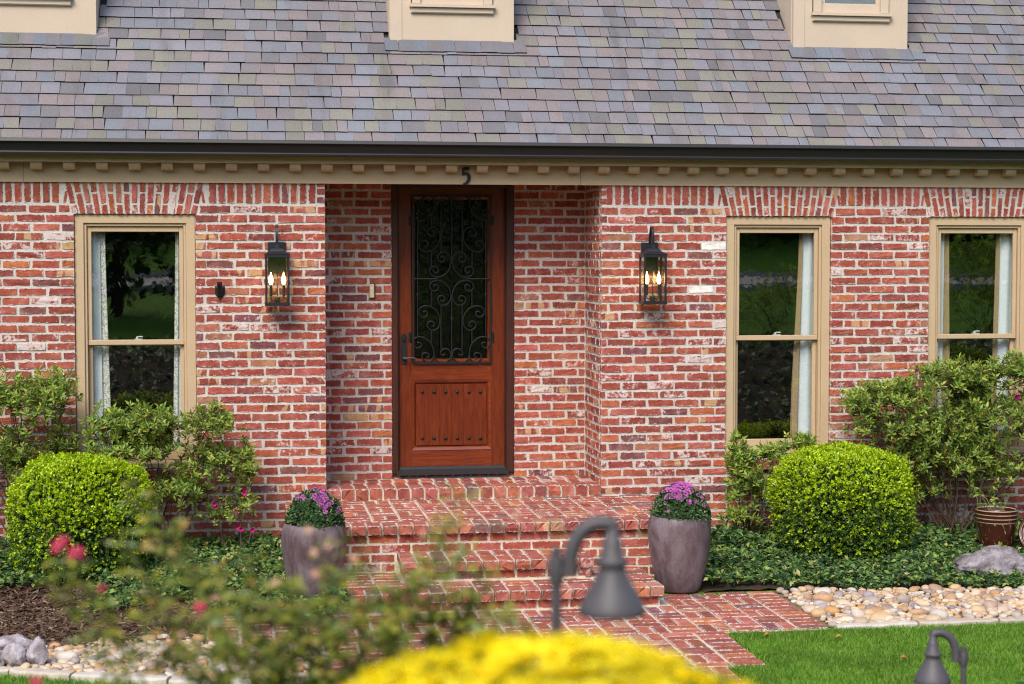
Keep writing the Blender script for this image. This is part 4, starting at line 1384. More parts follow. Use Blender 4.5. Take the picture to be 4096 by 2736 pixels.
def edging(label, pts, z, w, seed):
    rs = np.random.default_rng(seed)
    root = thing('stone_edging', label, 'edging', (pts[0][0], pts[0][1], 0))
    for (xa, ya), (xb, yb) in zip(pts[:-1], pts[1:]):
        d = Vector((xb - xa, yb - ya, 0)); L = d.length; d.normalize(); nn = Vector((-d.y, d.x, 0))
        m = MB()
        k = 8
        top, bot = [], []
        for i in range(k + 1):
            t = .008 + (L - .016) * i / k
            p = Vector((xa, ya, 0)) + d * t
            e = .6 if i in (0, k) else 1
            wl_, wr_ = w * .5 * e * rs.uniform(.85, 1.12), w * .5 * e * rs.uniform(.85, 1.12)
            top.append((p + nn * wl_, p - nn * wr_, z + rs.uniform(-.006, .006)))
        vs = []
        for a_, b_, h in top: vs += [(a_.x, a_.y, h - .008), ((a_.x * .8 + b_.x * .2), (a_.y * .8 + b_.y * .2), h), ((a_.x * .2 + b_.x * .8), (a_.y * .2 + b_.y * .8), h), (b_.x, b_.y, h - .010), (b_.x, b_.y, -.08), (a_.x, a_.y, -.08)]
        fs = []
        for i in range(k):
            for j in range(6):
                jj = (j + 1) % 6
                fs.append((i * 6 + j, i * 6 + jj, (i + 1) * 6 + jj, (i + 1) * 6 + j))
        fs += [tuple(range(5, -1, -1)), tuple(k * 6 + j for j in range(6))]
        m.add(vs, fs); m.build('stone', M['edging'], root)
xs_e = [1.72]
while xs_e[-1] < 5.2: xs_e.append(xs_e[-1] + random.uniform(.32, .62))
edging('low flat stone edging between river stones and right lawn', [(x, float(edge_R(np.array(x))) - .055) for x in xs_e], .032, .105, 1)
xs_e = [-5.2]
while xs_e[-1] < -1.8: xs_e.append(xs_e[-1] + random.uniform(.3, .6))
edging('pale flat stone edging below the left boulders and river stones', [(x, float(edge_L(np.array(x))) - .07) for x in xs_e], .034, .13, 2)

def rock(name, label, loc, size, rotz, seed, sub=5, mat='rock', group=None):
    import bmesh
    bm = bmesh.new(); bmesh.ops.create_icosphere(bm, subdivisions=sub, radius=1)
    rs = np.random.default_rng(seed); o = Vector(rs.uniform(-20, 20, 3))
    planes = [(Vector(rs.normal(size=3)).normalized(), rs.uniform(.62, .86)) for _ in range(11)]
    for v in bm.verts:
        p = v.co.copy()
        for nn, d in planes:
            t = p.dot(nn)
            if t > d: p -= nn * (t - d) * .85
        f = 1 + .20 * mnoise.fractal(p * 1.5 + o, .9, 2.1, 7) + .07 * mnoise.noise(Vector((p.x * 2, p.y * 2, p.z * 9)) + o)
        v.co = p * f
    me = bpy.data.meshes.new(name); bm.to_mesh(me); bm.free()
    me.polygons.foreach_set('use_smooth', [True] * len(me.polygons)); me.materials.append(M[mat])
    ob = bpy.data.objects.new(name, me)
    ob.location = loc; ob.scale = size; ob.rotation_euler = (0, 0, rotz)
    col.objects.link(ob)
    return tag(ob, label, 'rock', group)
p = PZ(3990, 2330, .03)
rock('boulder', 'grey-mauve layered boulder lying in ground cover below brown pot', (p[0] + .06, p[1] + .20, .105), (.33, .20, .185), .12, 4)
rock('boulder', 'low dark grey boulder next to the larger layered boulder', (p[0] + .42, p[1] + .12, .06), (.26, .17, .13), .5, 9)
p = PZ(120, 2672, .02)
rock('boulder', 'pale upright rock with reddish face at end of river stones', (p[0] + .03, p[1] + .10, .085), (.075, .075, .105), .3, 12, 4, 'rock_pale')
rock('boulder', 'pale rounded rock left leaning beside the reddish-faced rock', (p[0] - .10, p[1] + .07, .075), (.075, .08, .09), 1.1, 13, 4, 'rock_pale')
rock('boulder', 'mossy flat rock bridging behind the pale rocks', (p[0] - .12, p[1] + .22, .12), (.15, .09, .075), .2, 14, 4, 'rock_pale')
rock('boulder', 'small pale rock at the outer end of boulder cluster', (p[0] - .235, p[1] + .05, .06), (.08, .08, .085), 2.0, 15, 4, 'rock_pale')

# ------------------------------------------------------------------ wall lanterns
def lantern(xc, label):
    def z(v): return float(PY(1107, v, -.16)[2])
    L = thing('wall_lantern', label, 'lantern', (xc, 0, 1.98), 'black wall lanterns beside the door recess')
    zt, zb = 2.560, 2.138            # top and bottom of the glazed body
    hb, yb0, yb1 = .098, -.245, -.052
    m = MB(); m.bbox(xc - .073, xc + .073, -.028, -.008, 2.40, 2.662, .004); m.build('back_plate', M['lantern'], L)
    m = MB()
    for sx in (-1, 1):
        for y0 in (yb0, yb1 - .016):
            x0 = xc + sx * hb - (0 if sx < 0 else .016); m.box(x0, x0 + .016, y0, y0 + .016, zb + .022, zt - .022)
    for z0, z1, e in ((zb, zb + .024, .004), (zt - .024, zt, .004)):
        m.box(xc - hb - e, xc + hb + e, yb0 - e, yb0 + .018, z0, z1); m.box(xc - hb - e, xc + hb + e, yb1 - .018, yb1 + e, z0, z1)
        m.box(xc - hb - e, xc - hb + .018, yb0 + .018, yb1 - .018, z0, z1); m.box(xc + hb - .018, xc + hb + e, yb0 + .018, yb1 - .018, z0, z1)
    m.box(xc - hb + .018, xc + hb - .018, yb0 + .018, yb1 - .018, zb + .001, zb + .006)
    m.build('cage', M['lantern'], L)
    m = MB(); ym = (yb0 + yb1) / 2
    prof = [(hb + .006, .0), (hb + .006, .006), (.084, .012), (.064, .024), (.050, .042), (.042, .050), (.014, .052), (.012, .085)]
    vs, fs = [], []
    for r, h in prof:
        vs += [(xc - r, ym - r, zt + h), (xc + r, ym - r, zt + h), (xc + r, ym + r, zt + h), (xc - r, ym + r, zt + h)]
    for i in range(len(prof) - 1):
        for j in range(4): fs.append((i * 4 + j, i * 4 + (j + 1) % 4, i * 4 + 4 + (j + 1) % 4, i * 4 + 4 + j))
    fs += [(3, 2, 1, 0), tuple(len(vs) - 4 + j for j in range(4))]
    m.add(vs, fs); m.build('cap', M['lantern'], L)
    pts = catmull([(xc, -.02, 2.63), (xc, -.035, 2.68), (xc, -.05, 2.73), (xc, -.075, 2.775), (xc, -.105, 2.792), (xc, -.135, 2.775), (xc, -.150, 2.73), (xc, -.152, 2.68), (xc, ym, 2.635)], 4)
    m = MB()
    for a_, b_ in zip(pts[:-1], pts[1:]):
        t = (b_ - a_).normalized(); nn = Vector((0, -t.z, t.y)) * .003
        vs = []
        for q in (a_, b_ + t * .001):
            for s_ in ((-.011, 1), (.011, 1), (.011, -1), (-.011, -1)): vs.append((q.x + s_[0], q.y + nn.y * s_[1], q.z + nn.z * s_[1]))
        m.add(vs, [(0, 1, 2, 3), (7, 6, 5, 4), (0, 4, 5, 1), (1, 5, 6, 2), (2, 6, 7, 3), (3, 7, 4, 0)])
    m.build('hook_strap', M['lantern'], L)
    for nm, bx_ in (('pane', (xc - hb + .01, xc + hb - .01, yb0 + .006, yb0 + .009)), ('pane', (xc - hb + .01, xc + hb - .01, yb1 - .009, yb1 - .006))):
        m = MB(); m.box(*bx_, zb + .02, zt - .02); m.build('pane', M['lampglass'], L)
    for x0 in (xc - hb + .006, xc + hb - .009):
        m = MB(); m.box(x0, x0 + .003, yb0 + .01, yb1 - .01, zb + .02, zt - .02); m.build('pane', M['lampglass'], L)
    m = MB(); m.tube([(xc, ym, zb + .05), (xc, ym, zt + .01)], .0035, 6); m.lathe([(.0, .028), (.018, .028), (.022, .036), (.022, .062), (.016, .072), (0, .074)], (xc, ym, zb), 12); m.build('centre_rod', M['lantern'], L)
    for sx in (-1, 1):
        xx = xc + sx * .052
        m = MB(); m.tube(catmull([(xc + sx * .02, ym, zb + .048), (xc + sx * .04, ym, zb + .044), (xx, ym, zb + .056), (xx, ym, zb + .08)], 4), .005, 6)
        m.lathe([(.0, .078), (.012, .078), (.0115, .085), (.0105, .09), (.0105, .172), (0, .172)], (xx, ym, zb), 10)
        cnd = m.build('candle', M['lantern'], L, True, 40)
        m = MB(); m.lathe([(.009, .172), (.0165, .192), (.0185, .208), (.016, .226), (.010, .244), (.005, .258), (.002, .274), (0, .276)], (xx, ym, zb), 12); m.build('bulb', M['bulb'], cnd, True)
    return L
lantern(float(PY(1107, 1000, -.01)[0]), 'lit black candle lantern on brick wall next to the flag bracket')
lantern(float(PY(2597, 1000, -.01)[0]), 'lit black candle lantern on brick wall near the white painted bricks')

# ------------------------------------------------------------------ flag bracket and doorbell
c = PY(880, 1160, -.01)
fb = thing('flag_bracket', 'small black iron flag holder on the brick wall beside left window', 'bracket', (c[0], 0, c[2]))
m = MB(); x, z = float(c[0]), float(c[2])
m.prismy([(x - .04, z + .03), (x - .04, z - .035), (x, z - .09), (x + .04, z - .035), (x + .04, z + .03)], -.014, -.004); m.build('mount', M['iron'], fb)
m = MB()
t = Vector((0, -.55, .83)); a_ = Vector((x - .002, -.012, z - .045)); b_ = a_ + t * .125
m.tube([a_, b_], .021, 14, False); m.tube([b_, a_ + t * .02], .015, 14, True); 
vs = []
k = len(m.v)
rim_o = [k - 0 for _ in range(1)]
m.build('socket', M['iron'], fb, True, 50)
m = MB()
for dx_, dz_ in ((-.028, .018), (.028, .018), (0, -.07)): m.lathe([(.006, -.001), (.006, .003), (0, .005)], (x + dx_, -.0165, z + dz_), 8)
m.build('screw', M['lamp_metal'], fb)
c = PY(1488, 1163, RD - .012)
db = thing('doorbell', 'slim cream doorbell on black backing beside the door', 'doorbell', (c[0], RD, c[2]))
x, z = float(c[0]), float(c[2])
m = MB(); m.bbox(x - .020, x + .028, RD - .022, RD - .004, z - .066, z + .066, .003); m.build('backing', M['iron'], db)
m = MB(); m.bbox(x - .022, x + .018, RD - .038, RD - .0215, z - .062, z + .060, .005); pl = m.build('cover', M['bell_cream'], db)
m = MB(); m.bbox(x - .012, x + .008, RD - .041, RD - .0375, z + .012, z + .034, .002); m.build('button', M['white_metal'], db)

# ------------------------------------------------------------------ pots
def big_pot(x, y, z0, label):
    r = thing('planter', label, 'planter', (x, y, z0), 'purple glazed planters flanking the steps')
    m = MB()
    out = [(.0, .0), (.150, .0), (.160, .012), (.178, .07), (.200, .16), (.222, .27), (.236, .37), (.2415, .44), (.239, .50), (.230, .545), (.219, .566), (.212, .574), (.203, .575), (.197, .568), (.196, .55), (.205, .50), (.20, .47), (0, .465)]
    m.lathe(out, (x, y, z0), 48); m.build('bowl', M['pot'], r, True)
    m = MB(); m.lathe([(.204, .49), (.12, .50), (0, .505)], (x, y, z0), 24); m.build('soil', M['soil'], r, True)
    return r
PLx, PRx, PYy = -1.757, 1.005, -1.84
big_pot(PLx, PYy, .012, 'tall purple-grey glazed planter with sparsely flowering mum, by left end of steps')
big_pot(PRx, PYy, .008, 'tall purple-grey glazed planter with fully flowering mum, by ground cover')

by_ = -.86
bx_ = float(PY(3985, 2110, by_)[0])
bz = gzs(bx_, by_) - .02
def brown_pot(loc, rot, label, plant):
    r = thing('flower_pot', label, 'pot', loc)
    m = MB(); m.lathe([(0, 0), (.125, 0), (.130, .01), (.155, .15), (.172, .24), (.178, .25), (.178, .335), (.182, .345), (.172, .350), (.160, .345), (.158, .30), (0, .295)], (0, 0, 0), 40)
    me = bpy.data.meshes.new('glazed_body'); me.from_pydata(m.v, [], m.f); me.materials.append(M['glaze']); me.polygons.foreach_set('use_smooth', [True] * len(me.polygons))
    o = bpy.data.objects.new('glazed_body', me); o.rotation_euler = rot; link(o, r)
    return r
brown_pot((bx_, by_, bz), (0, 0, .4), 'glossy brown pot with cream rim bands standing in ground cover', True)
q = PY(4150, 2290, -1.0)
brown_pot((float(q[0]) + .20, -.95, .16), (math.radians(70), .3, math.radians(-60)), 'glossy brown pot lying tipped on its side in ground cover', False)

# ------------------------------------------------------------------ path lights
def path_light(base, top_z, side, label):
    """side +1: bell hangs towards +X of the post"""
    x, y = base[0], base[1]
    L = thing('path_light', label, 'garden light', (x, y, base[2]), 'bell-shaped garden path lights')
    h = top_z
    e = _rt * side
    def P(a_, z): return Vector((x + e[0] * a_, y + e[1] * a_, h + z))
    m = MB(); m.tube([(x, y, base[2] - .05), (x, y, h + .054)], .0125, 12); m.build('post', M['lamp_metal'], L, True, 50)
    m = MB(); m.lathe([(.0, -.03), (.0175, -.03), (.0185, -.026), (.0185, .026), (.0175, .03), (0, .03)], (x, y, h), 14); 
    m.tube([P(.0, -.005), P(.035, -.005)], .012, 10)
    m.build('clamp', M['lamp_metal'], L, True, 40)
    m = MB(); cm = catmull([P(.034, -.012), P(.034, .02), P(.040, .055), P(.060, .092), P(.092, .113), P(.122, .114), P(.136, .108)], 5)
    m.tube(cm, .0185, 12); m.build('arm', M['lamp_metal'], L, True, 50)
    m = MB(); c = P(.136, 0)
    m.lathe([(0, .118), (.0145, .118), (.0165, .112), (.0165, .078), (.022, .074), (.025, .068), (.0255, .036), (.030, .032), (.038, .026), (.0385, .016), (.033, .010), (.031, .006),
             (.035, -.006), (.044, -.026), (.057, -.048), (.070, -.070), (.079, -.090), (.0815, -.102), (.079, -.107), (.074, -.104), (.066, -.085), (.04, -.045), (0, -.03)], (c.x, c.y, c.z), 32)
    m.build('bell_shade', M['lamp_metal'], L, True, 60)
    return L
b1 = PD(2225, 2280, 4.35)
path_light((b1[0], b1[1], gzs(b1[0], b1[1])), b1[2], 1, 'dark bronze bell path light standing behind the yellow chrysanthemums')
b2 = PD(3500 + 798 / 2.2517, 2350 + 640 / 2.2517, 7.9)
path_light((b2[0], b2[1], gzs(b2[0], b2[1])), b2[2], -1, 'dark bronze bell path light standing on the right lawn')
c = PZ(860, 2305, .10)
gl = thing('ground_spotlight', 'small pale round spotlight nestled in ground cover below azalea', 'spotlight', (c[0], c[1], gzs(c[0], c[1])))
m = MB(); zg = gzs(c[0], c[1])
m.tube([(c[0], c[1], zg - .05), (c[0], c[1], zg + .1)], .01, 8); m.build('stake', M['lamp_metal'], gl)
m = MB(); m.lathe([(0, .085), (.03, .09), (.036, .11), (.030, .138), (.015, .15), (0, .152)], (c[0], c[1], zg), 14); m.build('head', M['lamp_metal'], gl, True)

# ------------------------------------------------------------------ foliage helpers
def unit(a):
    return a / np.maximum(np.linalg.norm(a, axis=-1, keepdims=True), 1e-9)

def leaf_arrays(P, D, U, L, W, fold=.18, curl=.15):
    """folded 5-point leaves: base P, direction D, upper side U, length L, width W"""
    n = len(P)
    D = unit(D); S = unit(np.cross(D, U)); N = np.cross(S, D)
    L = np.asarray(L)[:, None]; W = np.asarray(W)[:, None]
    base = P
    mid = P + D * L * .48 - N * W * 0
    lf = P + D * L * .50 + S * W * .5 + N * W * fold
    rt = P + D * L * .50 - S * W * .5 + N * W * fold
    tip = P + D * L - N * L * curl
    V = np.stack([base, lf, mid, rt, tip], 1).reshape(-1, 3)
    k = np.arange(n)[:, None] * 5
    F = np.concatenate([k + np.array([[0, 2, 1]]), k + np.array([[0, 3, 2]]), k + np.array([[1, 2, 4]]), k + np.array([[2, 3, 4]])])
    return V, F

def oval_arrays(P, D, U, L, W):
    """small six-sided oval leaves"""
    n = len(P)
    D = unit(D); S = unit(np.cross(D, U))
    L = np.asarray(L)[:, None]; W = np.asarray(W)[:, None]
    V = np.stack([P, P + D * L * .3 + S * W * .5, P + D * L * .72 + S * W * .45, P + D * L, P + D * L * .72 - S * W * .45, P + D * L * .3 - S * W * .5], 1).reshape(-1, 3)
    k = np.arange(n)[:, None] * 6
    F = np.concatenate([k + np.array([[0, 1, 2, 3]]), k + np.array([[0, 3, 4, 5]])])
    return V, F

def rnd_dirs(n, rs):
    return unit(rs.normal(size=(n, 3)))

# ------------------------------------------------------------------ boxwoods
def boxwood(cx, cy, z0, rx, h, label, seed, lean=0.0):
    rs = np.random.default_rng(seed)
    root = thing('boxwood_shrub', label, 'shrub', (cx, cy, z0), 'clipped boxwood shrubs')
    n = 11500
    # clipped drum with a domed top: sample directions, radius from a superellipse
    d = rnd_dirs(n, rs)
    d[:, 2] = np.where(d[:, 2] < -.75, -d[:, 2], d[:, 2])
    ex = 3.4
    def surf(d):
        hh = h * .5
        r = ((np.abs(d[:, 0] / rx) ** 2 + np.abs(d[:, 1] / (rx * .95)) ** 2) ** (ex / 2) + np.abs(d[:, 2] / hh) ** ex) ** (-1 / ex)
        return d * r[:, None]
    base = surf(d)
    # lumpiness of hand clipping
    lump = np.array([mnoise.noise(Vector(p) * 3.2 + Vector((seed, 0, 0))) * .042 + mnoise.noise(Vector(p) * 9.0) * .022 for p in base])
    depth = rs.random(n) ** 1.7 * .12
    depth[:110] = -rs.uniform(.01, .05, 110)
    out = unit(base)
    c = base + out * (lump - depth)[:, None]
    under = np.clip((-c[:, 2] - h * .30) / (h * .2), 0, 1)
    c[:, :2] *= (1 - .22 * under ** 1.5)[:, None]
    C = c + np.array([cx, cy, z0 + h * .5])
    nrm = unit(np.stack([base[:, 0] / rx ** 2, base[:, 1] / rx ** 2, base[:, 2] / (h * .5) ** 2], 1))
    sd = unit(nrm * .9 + rs.normal(size=(n, 3)) * .5 + np.array([0, 0, .45]))
    def sprigs(idx, m, sz, lo, hi):
        k = len(idx)
        ax = np.repeat(sd[idx], m, 0); P0 = np.repeat(C[idx], m, 0)
        t = np.tile(np.linspace(lo, hi, m), k)[:, None]
        side = unit(np.cross(ax, rnd_dirs(k * m, rs)))
        D = unit(ax * .75 + side * .8)
        Lf = sz * rs.uniform(.75, 1.2, k * m)
        return oval_arrays(P0 + ax * t, D, ax + rs.normal(size=(k * m, 3)) * .3, Lf, Lf * .55)
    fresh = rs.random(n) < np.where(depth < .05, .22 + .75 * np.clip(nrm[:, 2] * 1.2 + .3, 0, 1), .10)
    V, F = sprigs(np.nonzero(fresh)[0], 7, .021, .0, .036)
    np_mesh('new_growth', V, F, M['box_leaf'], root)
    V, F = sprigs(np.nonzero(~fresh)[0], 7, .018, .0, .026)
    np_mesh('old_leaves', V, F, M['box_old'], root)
    # woody inside
    m = MB()
    for k in range(46):
        w = rs.uniform(0, 6.28); el = rs.uniform(-.1, 1.25)
        dd = np.array([[math.cos(w) * math.cos(el), math.sin(w) * math.cos(el), math.sin(el)]])
        e = surf(dd)[0] * .9 + np.array([0, 0, h * .5])
        s = Vector((cx + rs.normal(0, .04), cy + rs.normal(0, .04), z0 - .04)); t = Vector((cx + e[0], cy + e[1], z0 + e[2]))
        mid = s.lerp(t, .5) + Vector((0, 0, .06)); m.tube([s, mid, t], [.014, .008, .003], 5)
    m.build('branches', M['twig'], root)
    # dense twig and leaf litter that closes the heart of a clipped box
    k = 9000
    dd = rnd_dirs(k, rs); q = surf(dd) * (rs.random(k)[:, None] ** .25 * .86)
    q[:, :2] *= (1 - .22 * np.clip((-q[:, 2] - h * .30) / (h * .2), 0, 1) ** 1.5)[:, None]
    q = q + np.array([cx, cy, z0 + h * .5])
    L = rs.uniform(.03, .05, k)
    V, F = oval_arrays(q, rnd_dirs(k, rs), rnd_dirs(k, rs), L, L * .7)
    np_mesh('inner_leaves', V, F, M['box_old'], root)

bR = PY(3368, 2040, -.95)
zR0 = .02
boxwood(float(bR[0]), -.95, zR0 + .05, .570, float(PY(3368, 1812, -1.0)[2]) - zR0 - .05, 'round clipped bright green boxwood beside the glazed brown pot', 31)
bL = PY(322, 2080, -.98)
boxwood(float(bL[0]), -.98, zR0 + .03, .535, float(PY(322, 1852, -1.05)[2]) - zR0 - .03, 'round clipped bright green boxwood behind the bark mulch', 32)

# ------------------------------------------------------------------ azaleas
def azalea(name, label, base, blobs, ntips, leaf, seed, flowers=(), seeds=(), stems=9, twig_frac=1.0, cat='shrub'):
    """blobs: (centre xyz, radii xyz, weight)"""
    rs = np.random.default_rng(seed)
    root = thing(name, label, cat, base)
    w = np.array([b[2] for b in blobs], float); w /= w.sum()
    which = rs.choice(len(blobs), ntips, p=w)
    d = rnd_dirs(ntips, rs); d[:, 2] = np.where((d[:, 2] < -.2) & (rs.random(ntips) < .7), -d[:, 2], d[:, 2])
    rad = rs.random(ntips) ** .45
    C = np.array([blobs[k][0] for k in which]); R = np.array([blobs[k][1] for k in which])
    nz = np.array([mnoise.noise(Vector(c_ + d_) * 4.0) for c_, d_ in zip(C, d)])
    T = C + d * R * (1.28 * rad * (1 + .35 * nz))[:, None]
    T[:, 1] = np.minimum(T[:, 1], -.05)
    # main stems
    m = MB()
    nodes = []
    B = Vector(base)
    targets = []
    for b in blobs:
        for q in range(max(1, int(round(stems * b[2] / sum(x[2] for x in blobs))))):
            dd = rnd_dirs(1, rs)[0] * np.array(b[1]) * .55
            targets.append(Vector(b[0]) + Vector(dd))
    for tg in targets:
        s = B + Vector((rs.normal(0, .05), rs.normal(0, .04), 0))
        mid = s.lerp(tg, .5) + Vector((rs.normal(0, .05), rs.normal(0, .04), .05))
        path = catmull([s, s.lerp(mid, .5) + Vector((rs.normal(0, .02), rs.normal(0, .02), 0)), mid, tg], 4)
        r0 = rs.uniform(.006, .011)
        m.tube(path, [r0 * (1 - .65 * i / (len(path) - 1)) for i in range(len(path))], 6)
        nodes += path[3:]
    NP = np.array([tuple(p) for p in nodes])
    tipdir = np.zeros((ntips, 3))
    for k in range(ntips):
        t = Vector(T[k])
        dist = np.linalg.norm(NP - T[k], axis=1) + np.maximum(0, NP[:, 2] - T[k][2]) * 1.5
        j = int(np.argmin(dist + rs.random(len(NP)) * .05))
        s = Vector(NP[j])
        mid = s.lerp(t, .55) + Vector((rs.normal(0, .02), rs.normal(0, .02), rs.normal(-.01, .015)))
        tipdir[k] = (t - mid).normalized()
        if k % 1 == 0: m.tube([s, mid, t], [.0034, .0024, .0014], 4, False)
        if k % 3 == 0: NP = np.concatenate([NP, [tuple(mid)]])
    m.build('stems', M['twig'], root, True)
    # whorls of leaves at the twig ends, some along the twig
    nl = 8
    ax = unit(tipdir * .7 + np.array([0, 0, .6]) + np.array([0, -.25, 0]) + rs.normal(size=tipdir.shape) * .25)
    P0 = np.repeat(T, nl, 0); A = np.repeat(ax, nl, 0)
    ang = np.tile(np.arange(nl) * 2.4, ntips) + np.repeat(rs.uniform(0, 6.28, ntips), nl)
    e1 = unit(np.cross(A, np.array([[.3, .9, .1]]))); e2 = np.cross(A, e1)
    rad_ = e1 * np.cos(ang)[:, None] + e2 * np.sin(ang)[:, None]
    spread = np.tile(np.linspace(.5, 1.5, nl), ntips)[:, None]
    D = unit(A * .8 + rad_ * spread)
    P0 = P0 - A * (np.tile(np.linspace(0, .035, nl), ntips)[:, None])
    Lf = leaf * rs.uniform(.7, 1.25, ntips * nl)
    V, F = leaf_arrays(P0, D, A + rs.normal(size=A.shape) * .15, Lf, Lf * .36)
    np_mesh('leaves', V, F, M['azalea'], root)
    fl = None
    for (u, v, Y) in flowers:
        p = PY(u, v, Y)
        k = 7
        ang = np.arange(k) * 6.283 / k
        D = unit(np.stack([np.cos(ang), np.full(k, -.9), np.sin(ang)], 1))
        V, F = leaf_arrays(np.tile(p, (k, 1)), D, np.tile([0, -1, 0.], (k, 1)), np.full(k, .032), np.full(k, .024), .2, -.1)
        np_mesh('blossom', V, F, M['azalea_flower'], root)
    for (u, v, Y) in seeds:
        p = PY(u, v, Y); k = 22
        V, F = leaf_arrays(p + rs.normal(size=(k, 3)) * .014, rnd_dirs(k, rs), rnd_dirs(k, rs), rs.uniform(.015, .03, k), np.full(k, .007))
        np_mesh('seed_head', V, F, M['seed'], root)
    return root

def W(u, v, Y): return tuple(float(q) for q in PY(u, v, Y))
# left of the left window
azalea('azalea_shrub', 'tall leggy azalea left of the left window, behind mulched boxwood', (W(130, 2100, -.42)[0], -.42, .08),
       [(W(60, 1620, -.45), (.26, .24, .20), 3), (W(210, 1590, -.42), (.16, .2, .18), 2), (W(40, 1850, -.4), (.28, .22, .22), 2), (W(230, 1800, -.35), (.14, .16, .2), .8), (W(-200, 1700, -.45), (.3, .24, .3), 2)], 720, .055, 41, stems=14)
azalea('azalea_shrub', 'open azalea with orange seed heads in front of the left window', (W(640, 2150, -.5)[0], -.5, .08),
       [(W(560, 1700, -.52), (.30, .22, .13), 3), (W(520, 1820, -.5), (.34, .24, .14), 2.6), (W(840, 1720, -.45), (.20, .22, .17), 2), (W(850, 1860, -.42), (.27, .22, .16), 2), (W(730, 1960, -.5), (.22, .2, .14), 1.6), (W(400, 1730, -.38), (.15, .15, .16), .6), (W(980, 1850, -.4), (.08, .12, .16), .7)],
       820, .054, 42, flowers=[(862, 2025, -.55), (858, 2016, -.56), (900, 2008, -.5)], seeds=[(700, 1715, -.55), (820, 1705, -.5), (712, 1730, -.56)], stems=13)
azalea('azalea_shrub', 'slender flowering azalea with magenta blooms between left boxwood and planter', (W(960, 2210, -.55)[0], -.55, .08),
       [(W(960, 2010, -.5), (.12, .12, .16), 1), (W(880, 2060, -.5), (.12, .14, .10), .8), (W(990, 1900, -.42), (.07, .1, .16), .6)], 80, .045, 43,
       flowers=[(980, 1962, -.55), (978, 1972, -.56), (952, 2108, -.6), (964, 2116, -.6), (1010, 2120, -.58)], seeds=[(1010, 2005, -.55), (940, 2040, -.58)], stems=5)
azalea('azalea_shrub', 'small glossy azalea sprouting below sill beside right boxwood', (W(3000, 2160, -.4)[0], -.4, .08),
       [(W(2950, 1870, -.36), (.10, .12, .22), 1.6), (W(3010, 1960, -.42), (.17, .16, .2), 2), (W(3060, 1830, -.32), (.18, .12, .09), 1.3), (W(3200, 1780, -.3), (.13, .12, .07), .9), (W(2960, 2080, -.5), (.14, .14, .1), 1)], 430, .056, 44, stems=11)
azalea('azalea_shrub', 'large spreading azalea covering the lower half of outer right window', (W(3800, 2120, -.42)[0], -.42, .09),
       [(W(3560, 1600, -.5), (.34, .26, .14), 3), (W(3820, 1520, -.48), (.34, .26, .15), 3), (W(3650, 1720, -.52), (.44, .28, .16), 3.2), (W(3950, 1680, -.5), (.36, .28, .18), 3), (W(4060, 1500, -.5), (.22, .22, .16), 2), (W(3800, 1860, -.5), (.36, .24, .16), 1.6), (W(4000, 1900, -.45), (.3, .24, .16), 1.2), (W(4250, 1650, -.5), (.35, .26, .3), 2), (W(3440, 1640, -.45), (.14, .16, .12), .8), (W(3600, 1850, -.45), (.22, .2, .12), 1.2), (W(3720, 1780, -.5), (.3, .22, .14), 1.5), (W(3900, 1800, -.5), (.3, .22, .16), 1.5), (W(3700, 1980, -.4), (.2, .16, .14), .7)],
       1950, .055, 45, flowers=[(3664, 1482, -.6), (4070, 1585, -.6), (4062, 1590, -.6)], stems=22)
# shrubs by the drive behind the camera: they show as mirror images in the right-hand panes
azalea('lawn_shrub', 'loose leggy shrub on the far lawn, mirrored in window by white painted bricks', (6.0, -12.0, gzs(6.0, -12)),
       [((5.8, -12.0, 1.75), (.5, .4, .3), 2), ((6.3, -12.1, 1.95), (.45, .4, .35), 2), ((6.0, -12.0, 1.5), (.6, .4, .25), 1)], 220, .06, 46, stems=12)
azalea('lawn_shrub', 'dense dark shrub on the far lawn, mirrored in azalea window', (10.4, -14.0, gzs(10.4, -14)),
       [((10.2, -14.0, 1.8), (.9, .5, .5), 3), ((10.9, -14.0, 2.2), (.7, .5, .5), 3), ((10.4, -14.0, 2.6), (.7, .5, .4), 2)], 420, .09, 47, stems=16)
# ------------------------------------------------------------------ ground cover
def cover(name, label, n, inside, x0, x1, y0, y1, leaf, seed, hgt=.10, low=()):
    rs = np.random.default_rng(seed)
    x = rs.uniform(x0, x1, n * 2); y = rs.uniform(y0, y1, n * 2)
    ok = inside(x, y); x, y = x[ok][:n], y[ok][:n]
    k = len(x)
    mound = np.array([.5 + .5 * mnoise.noise(Vector((a * 2.3, b * 2.3, seed))) for a, b in zip(x, y)])
    for lx_, ly_, lr_ in low: mound = mound * np.clip(((x - lx_) ** 2 + (y - ly_) ** 2) / lr_ ** 2, .15, 1)
    z = gz(x, y) + .012 + hgt * mound * (.35 + .65 * rs.random(k) ** .6)
    P = np.stack([x, y, z], 1)
    m = 4
    P = np.repeat(P, m, 0) + rs.normal(size=(len(x) * m, 3)) * np.array([.014, .014, .008])
    D = unit(rs.normal(size=P.shape) * np.array([1, 1, .45]) + np.array([0, -.35, .12]))
    U = unit(np.array([0, -.35, 1.0]) + rs.normal(size=P.shape) * .45)
    L = leaf * rs.uniform(.6, 1.25, len(P))
    V, F = leaf_arrays(P, D, U, L, L * .55, .12, .1)
    o = np_mesh(name, V, F, M['jasmine'])
    return tag(o, label, 'ground cover', kind='stuff')
cover('jasmine_cover', 'dark green trailing ground cover around right boxwood and boulder', 7000,
      lambda x, y: (x > 1.2) & (y > back_R(x) - .05) & ((x > 1.75) | (y > -1.92 + .05 * np.sin(x * 9))) & ((x - PRx) ** 2 + (y - PYy) ** 2 > .20 ** 2) & ((x - bx_) ** 2 + (y - by_) ** 2 > .19 ** 2), 1.15, 5.4, -2.5, -.05, .050, 51, .15, [(bx_ - .05, by_ - .35, .95)])
